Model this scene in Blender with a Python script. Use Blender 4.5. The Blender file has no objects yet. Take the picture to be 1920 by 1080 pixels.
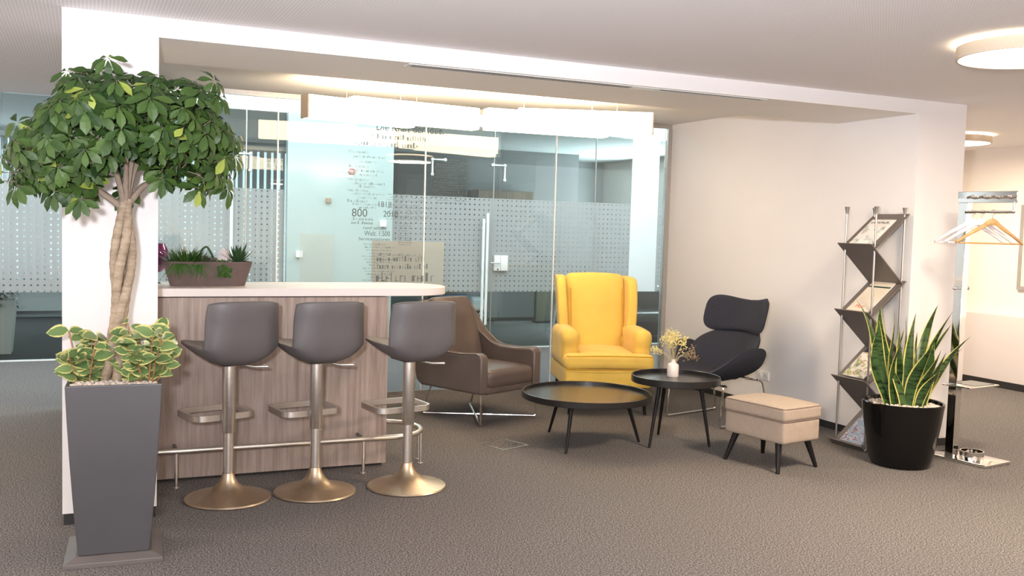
import bpy, math, random
from mathutils import Vector, Matrix, noise
random.seed(11)
SC = bpy.context.scene
COL = SC.collection
PI = math.pi

# ------------------------------------------------------------------ camera, world, light, exposure
CAMP = Vector((0.107, -5.3555, 1.6))
def cam_axes(yaw, pitch, roll):
    cy, sy, cp, sp = math.cos(yaw), math.sin(yaw), math.cos(pitch), math.sin(pitch)
    f = Vector((sy*cp, cy*cp, -sp)); r = Vector((cy, -sy, 0)); u = r.cross(f)
    c, s = math.cos(roll), math.sin(roll)
    return c*r + s*u, -s*r + c*u, f
cr, cu, cf = cam_axes(0.4201, 0.0632, 0.0285)
cd = bpy.data.cameras.new('camera'); cam = bpy.data.objects.new('camera', cd); COL.objects.link(cam)
cd.sensor_width = 36; cd.lens = 1796.04/1920*36; cd.clip_start = 0.05; cd.clip_end = 100
cam.matrix_world = Matrix(((cr.x, cu.x, -cf.x, CAMP.x), (cr.y, cu.y, -cf.y, CAMP.y), (cr.z, cu.z, -cf.z, CAMP.z), (0, 0, 0, 1)))
SC.camera = cam
SC.view_settings.view_transform = 'Standard'; SC.view_settings.look = 'None'
SC.view_settings.gamma = 1; SC.view_settings.use_curve_mapping = False
SC.view_settings.exposure = 0.0
try:
    SC.cycles.max_bounces = 10; SC.cycles.transparent_max_bounces = 24
    SC.cycles.sample_clamp_indirect = 6; SC.cycles.caustics_reflective = False; SC.cycles.caustics_refractive = False
    SC.cycles.use_denoising = True
except Exception: pass
W = bpy.data.worlds.new('world'); SC.world = W; W.use_nodes = True
bg = W.node_tree.nodes['Background']; bg.inputs[0].default_value = (.75, .95, 1, 1); bg.inputs[1].default_value = 1.5

def lamp(name, kind, loc, energy, color=(1, 1, 1), rot=(0, 0, 0), **kw):
    d = bpy.data.lights.new(name, kind); d.energy = energy; d.color = color
    for k, v in kw.items(): setattr(d, k, v)
    o = bpy.data.objects.new(name, d); o.location = loc; o.rotation_euler = rot; COL.objects.link(o); return o
WARM = (1, .83, .63)
COOL = (.85, .97, 1.0)
# camera flash, a little above and left of the lens
lamp('camera_flash', 'POINT', CAMP - cr*.22 + cu*.2 - cf*.05, 330, (.95, .95, 1), shadow_soft_size=.07)
# the part of the flash that goes up and bounces off the ceiling
lamp('camera_flash_bounce', 'SPOT', CAMP - cr*.22 + cu*.22, 1650, (.93, .94, 1), rot=(PI-.85, 0, -.42), spot_size=2.2, spot_blend=1, shadow_soft_size=.08)
# added fill light at the unseen left wall, lifts ceiling and portal
lamp('room_fill', 'AREA', (-4.9, -4.4, 1.25), 130, (.93, .95, 1), rot=(0, -PI/2, 0), shape='RECTANGLE', size=2.3, size_y=7)
# daylight through the roof glazing over the passage behind the glass
lamp('skylight_daylight', 'AREA', (2.2, 4.9, 3.3), 370, COOL, shape='RECTANGLE', size=14, size_y=2.4)
# daylight through the windows of the rear office
lamp('office_daylight', 'AREA', (-.8, 11.15, 1.65), 150, (.85, .96, 1), rot=(-PI/2, 0, 0), shape='RECTANGLE', size=6, size_y=1.8)
lamp('office_daylight', 'AREA', (9.2, 8.6, 1.7), 260, (.85, .96, 1), rot=(0, PI/2, 0), shape='RECTANGLE', size=1.8, size_y=3)
CEIL_LAMPS = [(4.56, -1.84), (7.94, 1.59), (.6, -7.4), (4.72, -7.0), (-3.2, -2.6), (-3.2, 1.4), (8.3, -2.6)]

# ------------------------------------------------------------------ helpers
class MB:
    def __init__(s): s.v = []; s.f = []; s.uv = []; s.mi = []; s.m = 0
    def add(s, vs, fs, uvs=None):
        b = len(s.v)
        s.v += [tuple(p) for p in vs]
        s.uv += list(uvs) if uvs else [(0, 0)]*len(vs)
        for f in fs: s.f.append(tuple(i+b for i in f)); s.mi.append(s.m)
        return s
    def box(s, c, d, rot=None):
        x, y, z = d[0]/2, d[1]/2, d[2]/2
        vs = [Vector((a*x, b*y, e*z)) for e in (-1, 1) for b in (-1, 1) for a in (-1, 1)]
        if rot is not None: vs = [rot @ v for v in vs]
        vs = [v + Vector(c) for v in vs]
        return s.add(vs, [(0, 2, 3, 1), (4, 5, 7, 6), (0, 1, 5, 4), (2, 6, 7, 3), (0, 4, 6, 2), (1, 3, 7, 5)])
    def bx(s, x0, x1, y0, y1, z0, z1): return s.box(((x0+x1)/2, (y0+y1)/2, (z0+z1)/2), (x1-x0, y1-y0, z1-z0))
    def tube(s, pts, r, n=10, closed=False, cap=True):
        pts = [Vector(p) for p in pts]; N = len(pts)
        rs = r if isinstance(r, (list, tuple)) else [r]*N
        T = []
        for i in range(N):
            a = pts[(i-1) % N] if (closed or i > 0) else pts[i]
            b = pts[(i+1) % N] if (closed or i < N-1) else pts[i]
            T.append((b-a).normalized())
        up = Vector((0, 0, 1)) if abs(T[0].z) < .9 else Vector((1, 0, 0))
        nrm = (up - T[0]*up.dot(T[0])).normalized()
        vs = []
        for i in range(N):
            nrm = (nrm - T[i]*nrm.dot(T[i]))
            nrm = nrm.normalized() if nrm.length > 1e-6 else T[i].orthogonal().normalized()
            bi = T[i].cross(nrm)
            for k in range(n):
                a = 2*PI*k/n
                vs.append(pts[i] + (nrm*math.cos(a) + bi*math.sin(a))*rs[i])
        fs = []
        for i in range(N if closed else N-1):
            j = (i+1) % N
            for k in range(n): fs.append((i*n+k, i*n+(k+1) % n, j*n+(k+1) % n, j*n+k))
        if cap and not closed: fs += [tuple(range(n-1, -1, -1)), tuple((N-1)*n+k for k in range(n))]
        return s.add(vs, fs)
    def cyl(s, a, b, r0, r1=None, n=20): return s.tube([a, b], [r0, r0 if r1 is None else r1], n)
    def lathe(s, prof, c=(0, 0, 0), n=40, rot=None, sx=1, sy=1):
        vs = []
        for (r, z) in prof:
            for k in range(n):
                a = 2*PI*k/n; p = Vector((r*math.cos(a)*sx, r*math.sin(a)*sy, z))
                if rot is not None: p = rot @ p
                vs.append(p + Vector(c))
        fs = [(i*n+k, i*n+(k+1) % n, (i+1)*n+(k+1) % n, (i+1)*n+k) for i in range(len(prof)-1) for k in range(n)]
        return s.add(vs, fs)
    def ball(s, c, r, n=10, m=7, rz=None, ry=None, rot=None):
        rz = r if rz is None else rz; ry = r if ry is None else ry
        vs = []
        for i in range(m+1):
            t = PI*i/m
            for k in range(n):
                a = 2*PI*k/n; p = Vector((r*math.sin(t)*math.cos(a), ry*math.sin(t)*math.sin(a), -rz*math.cos(t)))
                if rot is not None: p = rot @ p
                vs.append(p + Vector(c))
        return s.add(vs, [(i*n+k, i*n+(k+1) % n, (i+1)*n+(k+1) % n, (i+1)*n+k) for i in range(m) for k in range(n)])
    def grid(s, fn, nu, nv, closed_u=False):
        vs = []; uvs = []
        for j in range(nv+1):
            for i in range(nu if closed_u else nu+1):
                u, v = i/nu, j/nv; vs.append(fn(u, v)); uvs.append((u, v))
        W_ = nu if closed_u else nu+1
        fs = [(j*W_+i, j*W_+(i+1) % W_, (j+1)*W_+(i+1) % W_, (j+1)*W_+i) for j in range(nv) for i in range(nu)]
        return s.add(vs, fs, uvs)
    def rbox(s, c, d, r, fn=None, rot=None, k=6):
        """rounded block: every side a k by k grid pulled onto rounded edges, then bent by fn"""
        hx, hy, hz = d[0]/2, d[1]/2, d[2]/2; r = min(r, hx, hy, hz)
        def put(p):
            q = Vector((max(-hx+r, min(hx-r, p[0])), max(-hy+r, min(hy-r, p[1])), max(-hz+r, min(hz-r, p[2]))))
            e = Vector(p) - q
            if e.length > 1e-9: p = q + e.normalized()*r
            p = Vector(p)
            if fn: p = Vector(fn(p))
            if rot is not None: p = rot @ p
            return p + Vector(c)
        def ticks(h):
            a = [-h + r*(1-math.cos(PI/2*i/3)) for i in range(4)]
            b = [(-h+r) + (2*h-2*r)*i/k for i in range(1, k)]
            return a + b + [-x for x in reversed(a)]
        tx, ty, tz = ticks(hx), ticks(hy), ticks(hz)
        for ax, (A, B) in enumerate(((ty, tz), (tz, tx), (tx, ty))):
            for sg in (-1, 1):
                vs = []
                for b in B:
                    for a in A:
                        p = (sg*hx, a, b) if ax == 0 else ((b, sg*hy, a) if ax == 1 else (a, b, sg*hz))
                        vs.append(put(p))
                n = len(A); fs = []
                for j in range(len(B)-1):
                    for i in range(n-1):
                        f = (j*n+i, j*n+i+1, (j+1)*n+i+1, (j+1)*n+i)
                        fs.append(f if sg > 0 else f[::-1])
                s.add(vs, fs)
        return s
    def prism(s, poly, fn0, fn1):
        """poly of 2-D points, fn0 / fn1 map a point to the two faces"""
        n = len(poly)
        vs = [fn0(p) for p in poly] + [fn1(p) for p in poly]
        return s.add(vs, [tuple(range(n-1, -1, -1)), tuple(range(n, 2*n))] + [(i, (i+1) % n, n+(i+1) % n, n+i) for i in range(n)])
    def leaf(s, base, d, nrm, L, Wd, curl=.2, n=5, fold=.15, tipw=1.0, shape=None):
        d = Vector(d).normalized(); nrm = Vector(nrm); nrm = nrm - d*nrm.dot(d)
        nrm = nrm.normalized() if nrm.length > 1e-5 else d.orthogonal().normalized()
        side = d.cross(nrm); base = Vector(base)
        vs = []; uvs = []
        for i in range(n+1):
            t = i/n
            w = (shape(t) if shape else math.sin(PI*(t**.8))**.8 if 0 < t < 1 else 0) * Wd/2 + .0006
            p = base + d*(L*t) - nrm*(curl*L*t*t)
            for u in (-1, 0, 1):
                vs.append(p + side*(u*w) + nrm*(abs(u)*w*fold)); uvs.append((u*.5+.5, t))
        fs = [(i*3+k, i*3+k+1, i*3+k+4, i*3+k+3) for i in range(n) for k in (0, 1)]
        return s.add(vs, fs, uvs)
    def build(s, name, mats, parent=None, smooth=35, bevel=0, seg=2, weld=False, subsurf=0, loc=None, rotz=None):
        me = bpy.data.meshes.new(name); me.from_pydata(s.v, [], s.f)
        mats = mats if isinstance(mats, (list, tuple)) else [mats]
        for m in mats: me.materials.append(m)
        if len(mats) > 1: me.polygons.foreach_set('material_index', s.mi)
        ul = me.uv_layers.new(name='UVMap')
        flat = []
        for p in me.polygons:
            for vi in p.vertices: flat += s.uv[vi]
        ul.data.foreach_set('uv', flat)
        if weld or smooth:
            import bmesh
            b = bmesh.new(); b.from_mesh(me)
            if weld: bmesh.ops.remove_doubles(b, verts=b.verts, dist=1e-5)
            if weld: bmesh.ops.recalc_face_normals(b, faces=b.faces)
            b.to_mesh(me); b.free()
        if smooth:
            me.polygons.foreach_set('use_smooth', [True]*len(me.polygons))
            me.set_sharp_from_angle(angle=math.radians(smooth))
        me.update()
        o = bpy.data.objects.new(name, me); COL.objects.link(o)
        if parent is not None: o.parent = parent
        if loc is not None: o.location = loc
        if rotz is not None: o.rotation_euler = (0, 0, rotz)
        if bevel:
            md = o.modifiers.new('edge', 'BEVEL'); md.width = bevel; md.segments = seg; md.limit_method = 'ANGLE'; md.angle_limit = math.radians(40)
        if subsurf:
            md = o.modifiers.new('soft', 'SUBSURF'); md.levels = subsurf; md.render_levels = subsurf
        return o
def tag(o, label, cat, group=None, kind=None):
    o['label'] = label; o['category'] = cat
    if group: o['group'] = group
    if kind: o['kind'] = kind
    return o
def thing(name, label, cat, loc=(0, 0, 0), rz=0, group=None):
    o = bpy.data.objects.new(name, None); COL.objects.link(o); o.location = loc; o.rotation_euler = (0, 0, rz)
    o.empty_display_size = .1
    return tag(o, label, cat, group)
def struct(name, mb, mat, **kw):
    o = mb.build(name, mat, **kw); o['kind'] = 'structure'; return o
def note(o, label): o['label'] = label; return o
def copy_tree(o, parent=None):
    c = o.copy(); COL.objects.link(c)
    if parent is not None: c.parent = parent
    for ch in list(o.children): copy_tree(ch, c)
    return c
def smoothpath(pts, per=6, closed=False):
    P_ = [Vector(p) for p in pts]; out = []; n = len(P_)
    g = (lambda i: P_[i % n]) if closed else (lambda i: P_[max(0, min(n-1, i))])
    for i in range(n if closed else n-1):
        p0, p1, p2, p3 = g(i-1), g(i), g(i+1), g(i+2)
        for k in range(per):
            t = k/per
            out.append(.5*((2*p1) + (p2-p0)*t + (2*p0-5*p1+4*p2-p3)*t*t + (3*p1-p0-3*p2+p3)*t**3))
    if not closed: out.append(P_[-1])
    return out
def arcpath(pts, r, per=5):
    """polyline with its corners rounded"""
    P_ = [Vector(p) for p in pts]; out = [P_[0]]
    for i in range(1, len(P_)-1):
        a, b, c = P_[i-1], P_[i], P_[i+1]
        d1, d2 = (a-b), (c-b); q = min(r, d1.length*.45, d2.length*.45)
        s0, s1 = b + d1.normalized()*q, b + d2.normalized()*q
        for k in range(per+1):
            t = k/per; out.append(s0*(1-t)**2 + b*2*t*(1-t) + s1*t*t)
    out.append(P_[-1]); return out
def RX(a): return Matrix.Rotation(a, 3, 'X')
def RY(a): return Matrix.Rotation(a, 3, 'Y')
def RZ(a): return Matrix.Rotation(a, 3, 'Z')

# ------------------------------------------------------------------ materials
def srgb(r, g, b):
    f = lambda c: (c/255)/12.92 if c/255 <= .04045 else ((c/255+.055)/1.055)**2.4
    return (f(r), f(g), f(b), 1)
MATS = {}
class NT:
    def __init__(s, name):
        s.m = bpy.data.materials.new(name); s.m.use_nodes = True; s.t = s.m.node_tree
        s.b = s.t.nodes['Principled BSDF']; s.out = s.t.nodes['Material Output']
    def n(s, ty, **kw):
        x = s.t.nodes.new(ty)
        for k, v in kw.items():
            if k.startswith('i_'): x.inputs[int(k[2:]) if k[2:].isdigit() else k[2:].replace('_', ' ')].default_value = v
            else: setattr(x, k, v)
        return x
    def l(s, a, b): s.t.links.new(a, b)
    def coord(s, scale=(1, 1, 1), kind='Object', rot=(0, 0, 0)):
        c = s.n('ShaderNodeTexCoord'); m = s.n('ShaderNodeMapping'); m.inputs['Scale'].default_value = scale; m.inputs['Rotation'].default_value = rot
        s.l(c.outputs[kind], m.inputs[0]); return m.outputs[0]
    def noise(s, vec, scale, detail=3, rough=.5):
        x = s.n('ShaderNodeTexNoise'); x.inputs['Scale'].default_value = scale; x.inputs['Detail'].default_value = detail; x.inputs['Roughness'].default_value = rough
        if vec is not None: s.l(vec, x.inputs['Vector'])
        return x.outputs['Fac']
    def ramp(s, fac, stops):
        x = s.n('ShaderNodeValToRGB'); e = x.color_ramp.elements
        while len(e) < len(stops): e.new(.5)
        for q, (p, c) in zip(e, stops): q.position = p; q.color = c
        s.l(fac, x.inputs[0]); return x.outputs[0]
    def bump(s, h, strength=.3, dist=.01):
        x = s.n('ShaderNodeBump'); x.inputs['Strength'].default_value = strength; x.inputs['Distance'].default_value = dist
        s.l(h, x.inputs['Height']); s.l(x.outputs[0], s.b.inputs['Normal'])
    def math(s, op, a, b=None, c=None):
        x = s.n('ShaderNodeMath', operation=op)
        for i, q in enumerate((a, b, c)):
            if q is None: continue
            if isinstance(q, (int, float)): x.inputs[i].default_value = q
            else: s.l(q, x.inputs[i])
        return x.outputs[0]
    def mix(s, fac, a, b):
        x = s.n('ShaderNodeMix', data_type='RGBA')
        if isinstance(fac, (int, float)): x.inputs[0].default_value = fac
        else: s.l(fac, x.inputs[0])
        for i, q in ((6, a), (7, b)):
            if isinstance(q, tuple): x.inputs[i].default_value = q
            else: s.l(q, x.inputs[i])
        return x.outputs[2]
def simple(name, col, rough=.5, metal=0, spec=.5, bump=None, vary=0, vscale=6, coat=0, sheen=0):
    t = NT(name); b = t.b
    b.inputs['Base Color'].default_value = col; b.inputs['Roughness'].default_value = rough; b.inputs['Metallic'].default_value = metal
    b.inputs['Specular IOR Level'].default_value = spec; b.inputs['Coat Weight'].default_value = coat; b.inputs['Sheen Weight'].default_value = sheen
    if vary or bump: v = t.coord()
    if vary:
        f = t.noise(v, vscale, 4)
        a = tuple(min(1, c*(1-vary)) for c in col[:3]) + (1,); c2 = tuple(min(1, c*(1+vary)) for c in col[:3]) + (1,)
        t.l(t.ramp(f, [(.3, a), (.7, c2)]), b.inputs['Base Color'])
    if bump:
        sc, st = bump; t.bump(t.noise(v, sc, 3), st, .002)
    MATS[name] = t.m; return t.m
def emis(name, col, strength):
    t = NT(name); b = t.b; b.inputs['Base Color'].default_value = (.8, .8, .8, 1)
    b.inputs['Emission Color'].default_value = col; b.inputs['Emission Strength'].default_value = strength; return t.m

M_wall = simple('wall_paint', (.755, .725, .725, 1), .65, vary=.015, vscale=2, bump=(220, .05))
M_wall_warm = simple('wall_paint_cream', (.80, .74, .68, 1), .65, vary=.015, vscale=2)
M_soffit = simple('soffit_paint', (.90, .86, .81, 1), .7, vary=.015, vscale=2)
def m_ceiling():
    t = NT('perforated_ceiling'); v = t.coord((1, 1, 1)); sep = t.n('ShaderNodeSeparateXYZ'); t.l(v, sep.inputs[0])
    P_ = .0175
    fx = t.math('SUBTRACT', t.math('FRACT', t.math('DIVIDE', sep.outputs[0], P_)), .5)
    fy = t.math('SUBTRACT', t.math('FRACT', t.math('DIVIDE', sep.outputs[1], P_)), .5)
    d = t.math('SQRT', t.math('ADD', t.math('MULTIPLY', fx, fx), t.math('MULTIPLY', fy, fy)))
    hole = t.math('LESS_THAN', d, .29)
    c = t.mix(hole, (.87, .835, .835, 1), (.68, .65, .65, 1))
    t.l(c, t.b.inputs['Base Color']); t.b.inputs['Roughness'].default_value = .8; return t.m
M_ceil = m_ceiling()
def m_carpet(name, a, b_, c_):
    t = NT(name); v = t.coord()
    f = t.noise(v, 125, 4, .75); g = t.noise(v, 1.3, 3)
    col = t.ramp(f, [(.42, a), (.5, b_), (.58, c_)])
    col = t.mix(t.math('MULTIPLY', g, .35), col, b_)
    t.l(col, t.b.inputs['Base Color']); t.b.inputs['Roughness'].default_value = .95; t.b.inputs['Specular IOR Level'].default_value = .1
    t.bump(f, .35, .004); return t.m
M_carpet = m_carpet('carpet_mottled', (.036, .032, .032, 1), (.112, .102, .099, 1), (.31, .285, .275, 1))
M_carpet_dark = m_carpet('carpet_dark', (.075, .075, .076, 1), (.125, .125, .124, 1), (.175, .175, .174, 1))
def m_wood(name, cols, sc=(9, 9, .55), rough=.45, rot=(0, 0, 0)):
    t = NT(name); v = t.coord(sc, rot=rot)
    f = t.noise(v, 3.2, 6, .62)
    v2 = t.coord((sc[0]*6, sc[1]*6, sc[2]*2.2), rot=rot); g = t.noise(v2, 4, 4, .6)
    h = t.math('ADD', t.math('MULTIPLY', f, .7), t.math('MULTIPLY', g, .3))
    t.l(t.ramp(h, [(.34, cols[0]), (.5, cols[1]), (.64, cols[2])]), t.b.inputs['Base Color'])
    t.b.inputs['Roughness'].default_value = rough; return t.m
M_lam = m_wood('grey_oak_laminate', ((.215, .158, .13, 1), (.33, .255, .217, 1), (.42, .335, .29, 1)))
M_worktop = simple('worktop_cream', (.78, .72, .69, 1), .35, vary=.01)
M_black_trim = simple('black_skirting', (.018, .017, .018, 1), .5)
M_alu = simple('brushed_aluminium', (.55, .53, .50, 1), .35, metal=1, vary=.05, vscale=30)
M_nickel = simple('brushed_nickel', (.70, .66, .62, 1), .36, metal=1, vary=.04, vscale=40)
M_nickel_base = simple('brushed_bronze_nickel', (.50, .40, .29, 1), .38, metal=1, vary=.06, vscale=30)
M_chrome = simple('chrome', (.82, .80, .77, 1), .07, metal=1)
M_steel = simple('satin_steel_rod', (.62, .60, .58, 1), .28, metal=1)
M_leather = simple('taupe_leatherette', (.098, .09, .093, 1), .5, bump=(260, .12), vary=.06, vscale=8)
M_leather2 = simple('brown_leather', (.092, .069, .059, 1), .36, bump=(160, .15), vary=.10, vscale=5)
M_edge_highlight = simple('leather_edge_highlight', (.20, .15, .125, 1), .35)
M_yellow = simple('yellow_fabric', (.70, .46, .085, 1), .85, bump=(500, .25), vary=.05, vscale=7, sheen=.15)
M_yellow_seam = simple('yellow_seam', (.50, .26, .012, 1), .9)
M_navy = simple('charcoal_wool', (.019, .020, .031, 1), .95, bump=(600, .4), vary=.15, vscale=60)
M_beige = simple('beige_linen', (.345, .275, .222, 1), .9, bump=(700, .35), vary=.05, vscale=40)
M_beige_seam = simple('beige_seam', (.19, .135, .105, 1), .9)
M_black = simple('black_lacquer', (.012, .011, .011, 1), .28)
M_blackwood = simple('black_stained_wood', (.007, .006, .006, 1), .5, spec=.25)
M_tray = simple('black_tray_surface', (.03, .027, .025, 1), .24, vary=.1, vscale=4)
M_pot = simple('glossy_black_glaze', (.004, .0035, .0035, 1), .07, spec=.35)
M_planter = simple('anthracite_metallic', (.085, .083, .09, 1), .42, metal=.35, vary=.06, vscale=3)
M_planter_plate = simple('anthracite_plate', (.13, .115, .11, 1), .45, metal=.2, vary=.06, vscale=5)
M_bowl = simple('brown_stoneware', (.115, .08, .072, 1), .75, vary=.12, vscale=20)
M_purple = simple('magenta_glass', (.19, .008, .15, 1), .07, coat=.8)
M_dark = simple('dark_shape', (.015, .012, .016, 1), .4)
M_pebble = simple('white_pebbles', (.62, .54, .47, 1), .6, vary=.25, vscale=60)
M_plastic = simple('white_plastic', (.78, .77, .76, 1), .35)
M_white_frame = simple('white_enamel', (.75, .76, .76, 1), .4)
M_vase = simple('white_porcelain', (.78, .70, .66, 1), .3)
M_shelf = simple('dark_metal_sheet', (.15, .127, .115, 1), .42, metal=.25)
M_hang_wood = m_wood('hanger_beech', ((.42, .23, .09, 1), (.52, .30, .13, 1), (.60, .37, .18, 1)), (8, 8, 8), .3)
M_hang_white = simple('hanger_white', (.78, .73, .76, 1), .35)
M_slot = simple('slot_dark', (.14, .135, .13, 1), .6)
M_office_wall = simple('office_grey_wall', (.19, .195, .20, 1), .8)
M_office_wall2 = simple('office_pale_wall', (.42, .45, .46, 1), .8)
M_office_ceil = simple('office_ceiling', (.66, .69, .69, 1), .85)
M_grey_white = simple('pale_grey_planter', (.55, .58, .58, 1), .5)
M_cab = m_wood('office_cabinet_wood', ((.13, .085, .05, 1), (.19, .13, .08, 1), (.24, .17, .11, 1)))
M_olive = simple('olive_board', (.13, .12, .08, 1), .8)
M_blue = simple('blue_crate', (.05, .09, .15, 1), .5)
M_sofa = simple('black_office_leather', (.018, .018, .019, 1), .35)
M_art = simple('framed_art_paper', (.72, .68, .58, 1), .5, vary=.08, vscale=3)
M_silver = simple('silver_frame', (.42, .41, .40, 1), .4, metal=.6)
M_magnet_w = simple('white_magnet', (.85, .85, .83, 1), .4)
M_magnet_b = simple('brown_magnet', (.33, .24, .17, 1), .5)
M_magnet_p = simple('pink_magnet', (.45, .22, .22, 1), .5)
M_board = simple('white_glass_board', (.40, .49, .485, 1), .12)
M_red = simple('red_print', (.55, .03, .02, 1), .6)
M_ink = simple('dark_print', (.03, .03, .035, 1), .6)
M_paper = simple('magazine_paper', (.74, .70, .66, 1), .5)

def m_glass(name, tint, refl):
    t = NT(name); t.t.nodes.remove(t.b)
    tr = t.n('ShaderNodeBsdfTransparent'); tr.inputs[0].default_value = tint
    gl = t.n('ShaderNodeBsdfGlossy'); gl.inputs['Roughness'].default_value = .0; gl.inputs[0].default_value = (1, 1, 1, 1)
    fr = t.n('ShaderNodeFresnel'); fr.inputs[0].default_value = 1.45
    m = t.n('ShaderNodeMixShader'); t.l(t.math('MULTIPLY', fr.outputs[0], refl), m.inputs[0])
    t.l(tr.outputs[0], m.inputs[1]); t.l(gl.outputs[0], m.inputs[2]); t.l(m.outputs[0], t.out.inputs[0]); return t.m
M_glass = m_glass('clear_glass', (.95, .975, .97, 1), 1.25)
M_glass2 = m_glass('clear_glass_tinted', (.90, .95, .945, 1), 1.0)
def m_frost():
    t = NT('frosted_film_with_dots'); t.t.nodes.remove(t.b)
    v = t.coord(); sep = t.n('ShaderNodeSeparateXYZ'); t.l(v, sep.inputs[0]); P_ = .066
    fx = t.math('SUBTRACT', t.math('FRACT', t.math('DIVIDE', sep.outputs[0], P_)), .5)
    fz = t.math('SUBTRACT', t.math('FRACT', t.math('DIVIDE', sep.outputs[2], P_)), .5)
    d = t.math('SQRT', t.math('ADD', t.math('MULTIPLY', fx, fx), t.math('MULTIPLY', fz, fz)))
    dot = t.math('LESS_THAN', d, .15)
    tr = t.n('ShaderNodeBsdfTransparent'); tr.inputs[0].default_value = (1, 1, 1, 1)
    di = t.n('ShaderNodeBsdfDiffuse'); di.inputs[0].default_value = (.56, .57, .57, 1)
    tl = t.n('ShaderNodeBsdfTranslucent'); tl.inputs[0].default_value = (.50, .505, .505, 1)
    a = t.n('ShaderNodeMixShader'); a.inputs[0].default_value = .35; t.l(di.outputs[0], a.inputs[1]); t.l(tl.outputs[0], a.inputs[2])
    b = t.n('ShaderNodeMixShader'); b.inputs[0].default_value = .30; t.l(a.outputs[0], b.inputs[1]); t.l(tr.outputs[0], b.inputs[2])
    c = t.n('ShaderNodeMixShader'); t.l(dot, c.inputs[0]); t.l(b.outputs[0], c.inputs[1]); t.l(tr.outputs[0], c.inputs[2])
    t.l(c.outputs[0], t.out.inputs[0]); return t.m
M_frost = m_frost()
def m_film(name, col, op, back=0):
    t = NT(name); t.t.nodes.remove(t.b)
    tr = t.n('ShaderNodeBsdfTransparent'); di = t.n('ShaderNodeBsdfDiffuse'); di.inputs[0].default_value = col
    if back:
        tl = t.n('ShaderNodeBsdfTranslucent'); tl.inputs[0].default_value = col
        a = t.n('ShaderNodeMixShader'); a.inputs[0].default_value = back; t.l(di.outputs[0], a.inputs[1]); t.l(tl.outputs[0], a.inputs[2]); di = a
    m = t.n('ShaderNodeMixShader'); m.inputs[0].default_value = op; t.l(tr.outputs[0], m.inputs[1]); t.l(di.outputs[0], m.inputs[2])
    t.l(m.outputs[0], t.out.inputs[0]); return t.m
M_refl_film = m_film('cream_reflection', (.97, .86, .72, 1), .72, .45)  # stands in for a cream reflection in the front glass
M_refl_film_thin = m_film('thin_cream_reflection', (.98, .92, .80, 1), .36, .5)
M_letter = m_film('grey_lettering', (.10, .12, .13, 1), .75)
M_letter_soft = m_film('soft_grey_lettering', (.12, .14, .15, 1), .42)

def m_leaf(name, c1, c2, edge=None, band=False, rough=.36, margin=.34, yellow=None):
    t = NT(name); g = t.n('ShaderNodeNewGeometry'); r = g.outputs['Random Per Island']
    col = t.mix(r, c1, c2)
    if yellow:
        col = t.mix(t.math('GREATER_THAN', r, .965), col, yellow)
    uvn = t.n('ShaderNodeUVMap'); sep = t.n('ShaderNodeSeparateXYZ'); t.l(uvn.outputs[0], sep.inputs[0])
    u = t.math('ABSOLUTE', t.math('SUBTRACT', sep.outputs[0], .5))
    if band:
        o = t.coord(); b = t.noise(t.coord((6, 6, 38)), 1.6, 3, .6)
        col = t.mix(t.math('GREATER_THAN', b, .53), col, tuple(x*.42 for x in c1[:3]) + (1,))
    if edge:
        nz = t.noise(t.coord((1, 1, 1)), 55, 2)
        e = t.math('GREATER_THAN', t.math('ADD', u, t.math('MULTIPLY', t.math('SUBTRACT', nz, .5), .16 if not band else .03)), margin)
        col = t.mix(e, col, edge)
    t.l(col, t.b.inputs['Base Color']); t.b.inputs['Roughness'].default_value = rough
    t.b.inputs['Specular IOR Level'].default_value = .32
    return t.m
M_schef = m_leaf('umbrella_tree_leaf', (.014, .038, .008, 1), (.052, .098, .018, 1), yellow=(.22, .27, .05, 1), rough=.5)
M_pep = m_leaf('variegated_leaf', (.09, .16, .055, 1), (.16, .24, .09, 1), edge=(.55, .52, .20, 1), margin=.36, rough=.3)
M_snake = m_leaf('snake_plant_leaf', (.026, .062, .018, 1), (.05, .095, .028, 1), edge=(.47, .44, .12, 1), band=True, margin=.40)
M_grass = m_leaf('grass_blade', (.025, .075, .015, 1), (.07, .15, .03, 1))
M_aloe = m_leaf('aloe_leaf', (.02, .06, .025, 1), (.05, .10, .04, 1))
M_office_leaf = m_leaf('pale_green_leaf', (.09, .13, .08, 1), (.20, .24, .16, 1), edge=(.42, .45, .33, 1), margin=.36)
M_rosette = m_leaf('dusty_rosette', (.16, .13, .10, 1), (.30, .26, .20, 1))
def m_bark():
    t = NT('ringed_bark'); v = t.coord((9, 9, 26)); f = t.noise(v, 1.5, 6, .7)
    t.l(t.ramp(f, [(.3, (.17, .125, .085, 1)), (.5, (.30, .23, .16, 1)), (.7, (.42, .335, .245, 1))]), t.b.inputs['Base Color'])
    t.b.inputs['Roughness'].default_value = .85; t.bump(f, .6, .006); return t.m
M_bark = m_bark()
M_twig = simple('grey_twig', (.24, .185, .14, 1), .8, vary=.2, vscale=30)
M_stem = simple('reddish_stem', (.30, .16, .07, 1), .6)
M_stone = simple('pale_stone', (.62, .55, .55, 1), .7, vary=.15, vscale=40)
M_flower = simple('dried_yellow_blossom', (.72, .60, .24, 1), .8)
M_flower_b = simple('dried_brown_blossom', (.26, .18, .10, 1), .8)
M_stalk = simple('dry_stalk', (.50, .42, .26, 1), .8)
M_blind = m_film('vertical_blind_fabric', (.50, .52, .53, 1), .85, .6)
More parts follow.
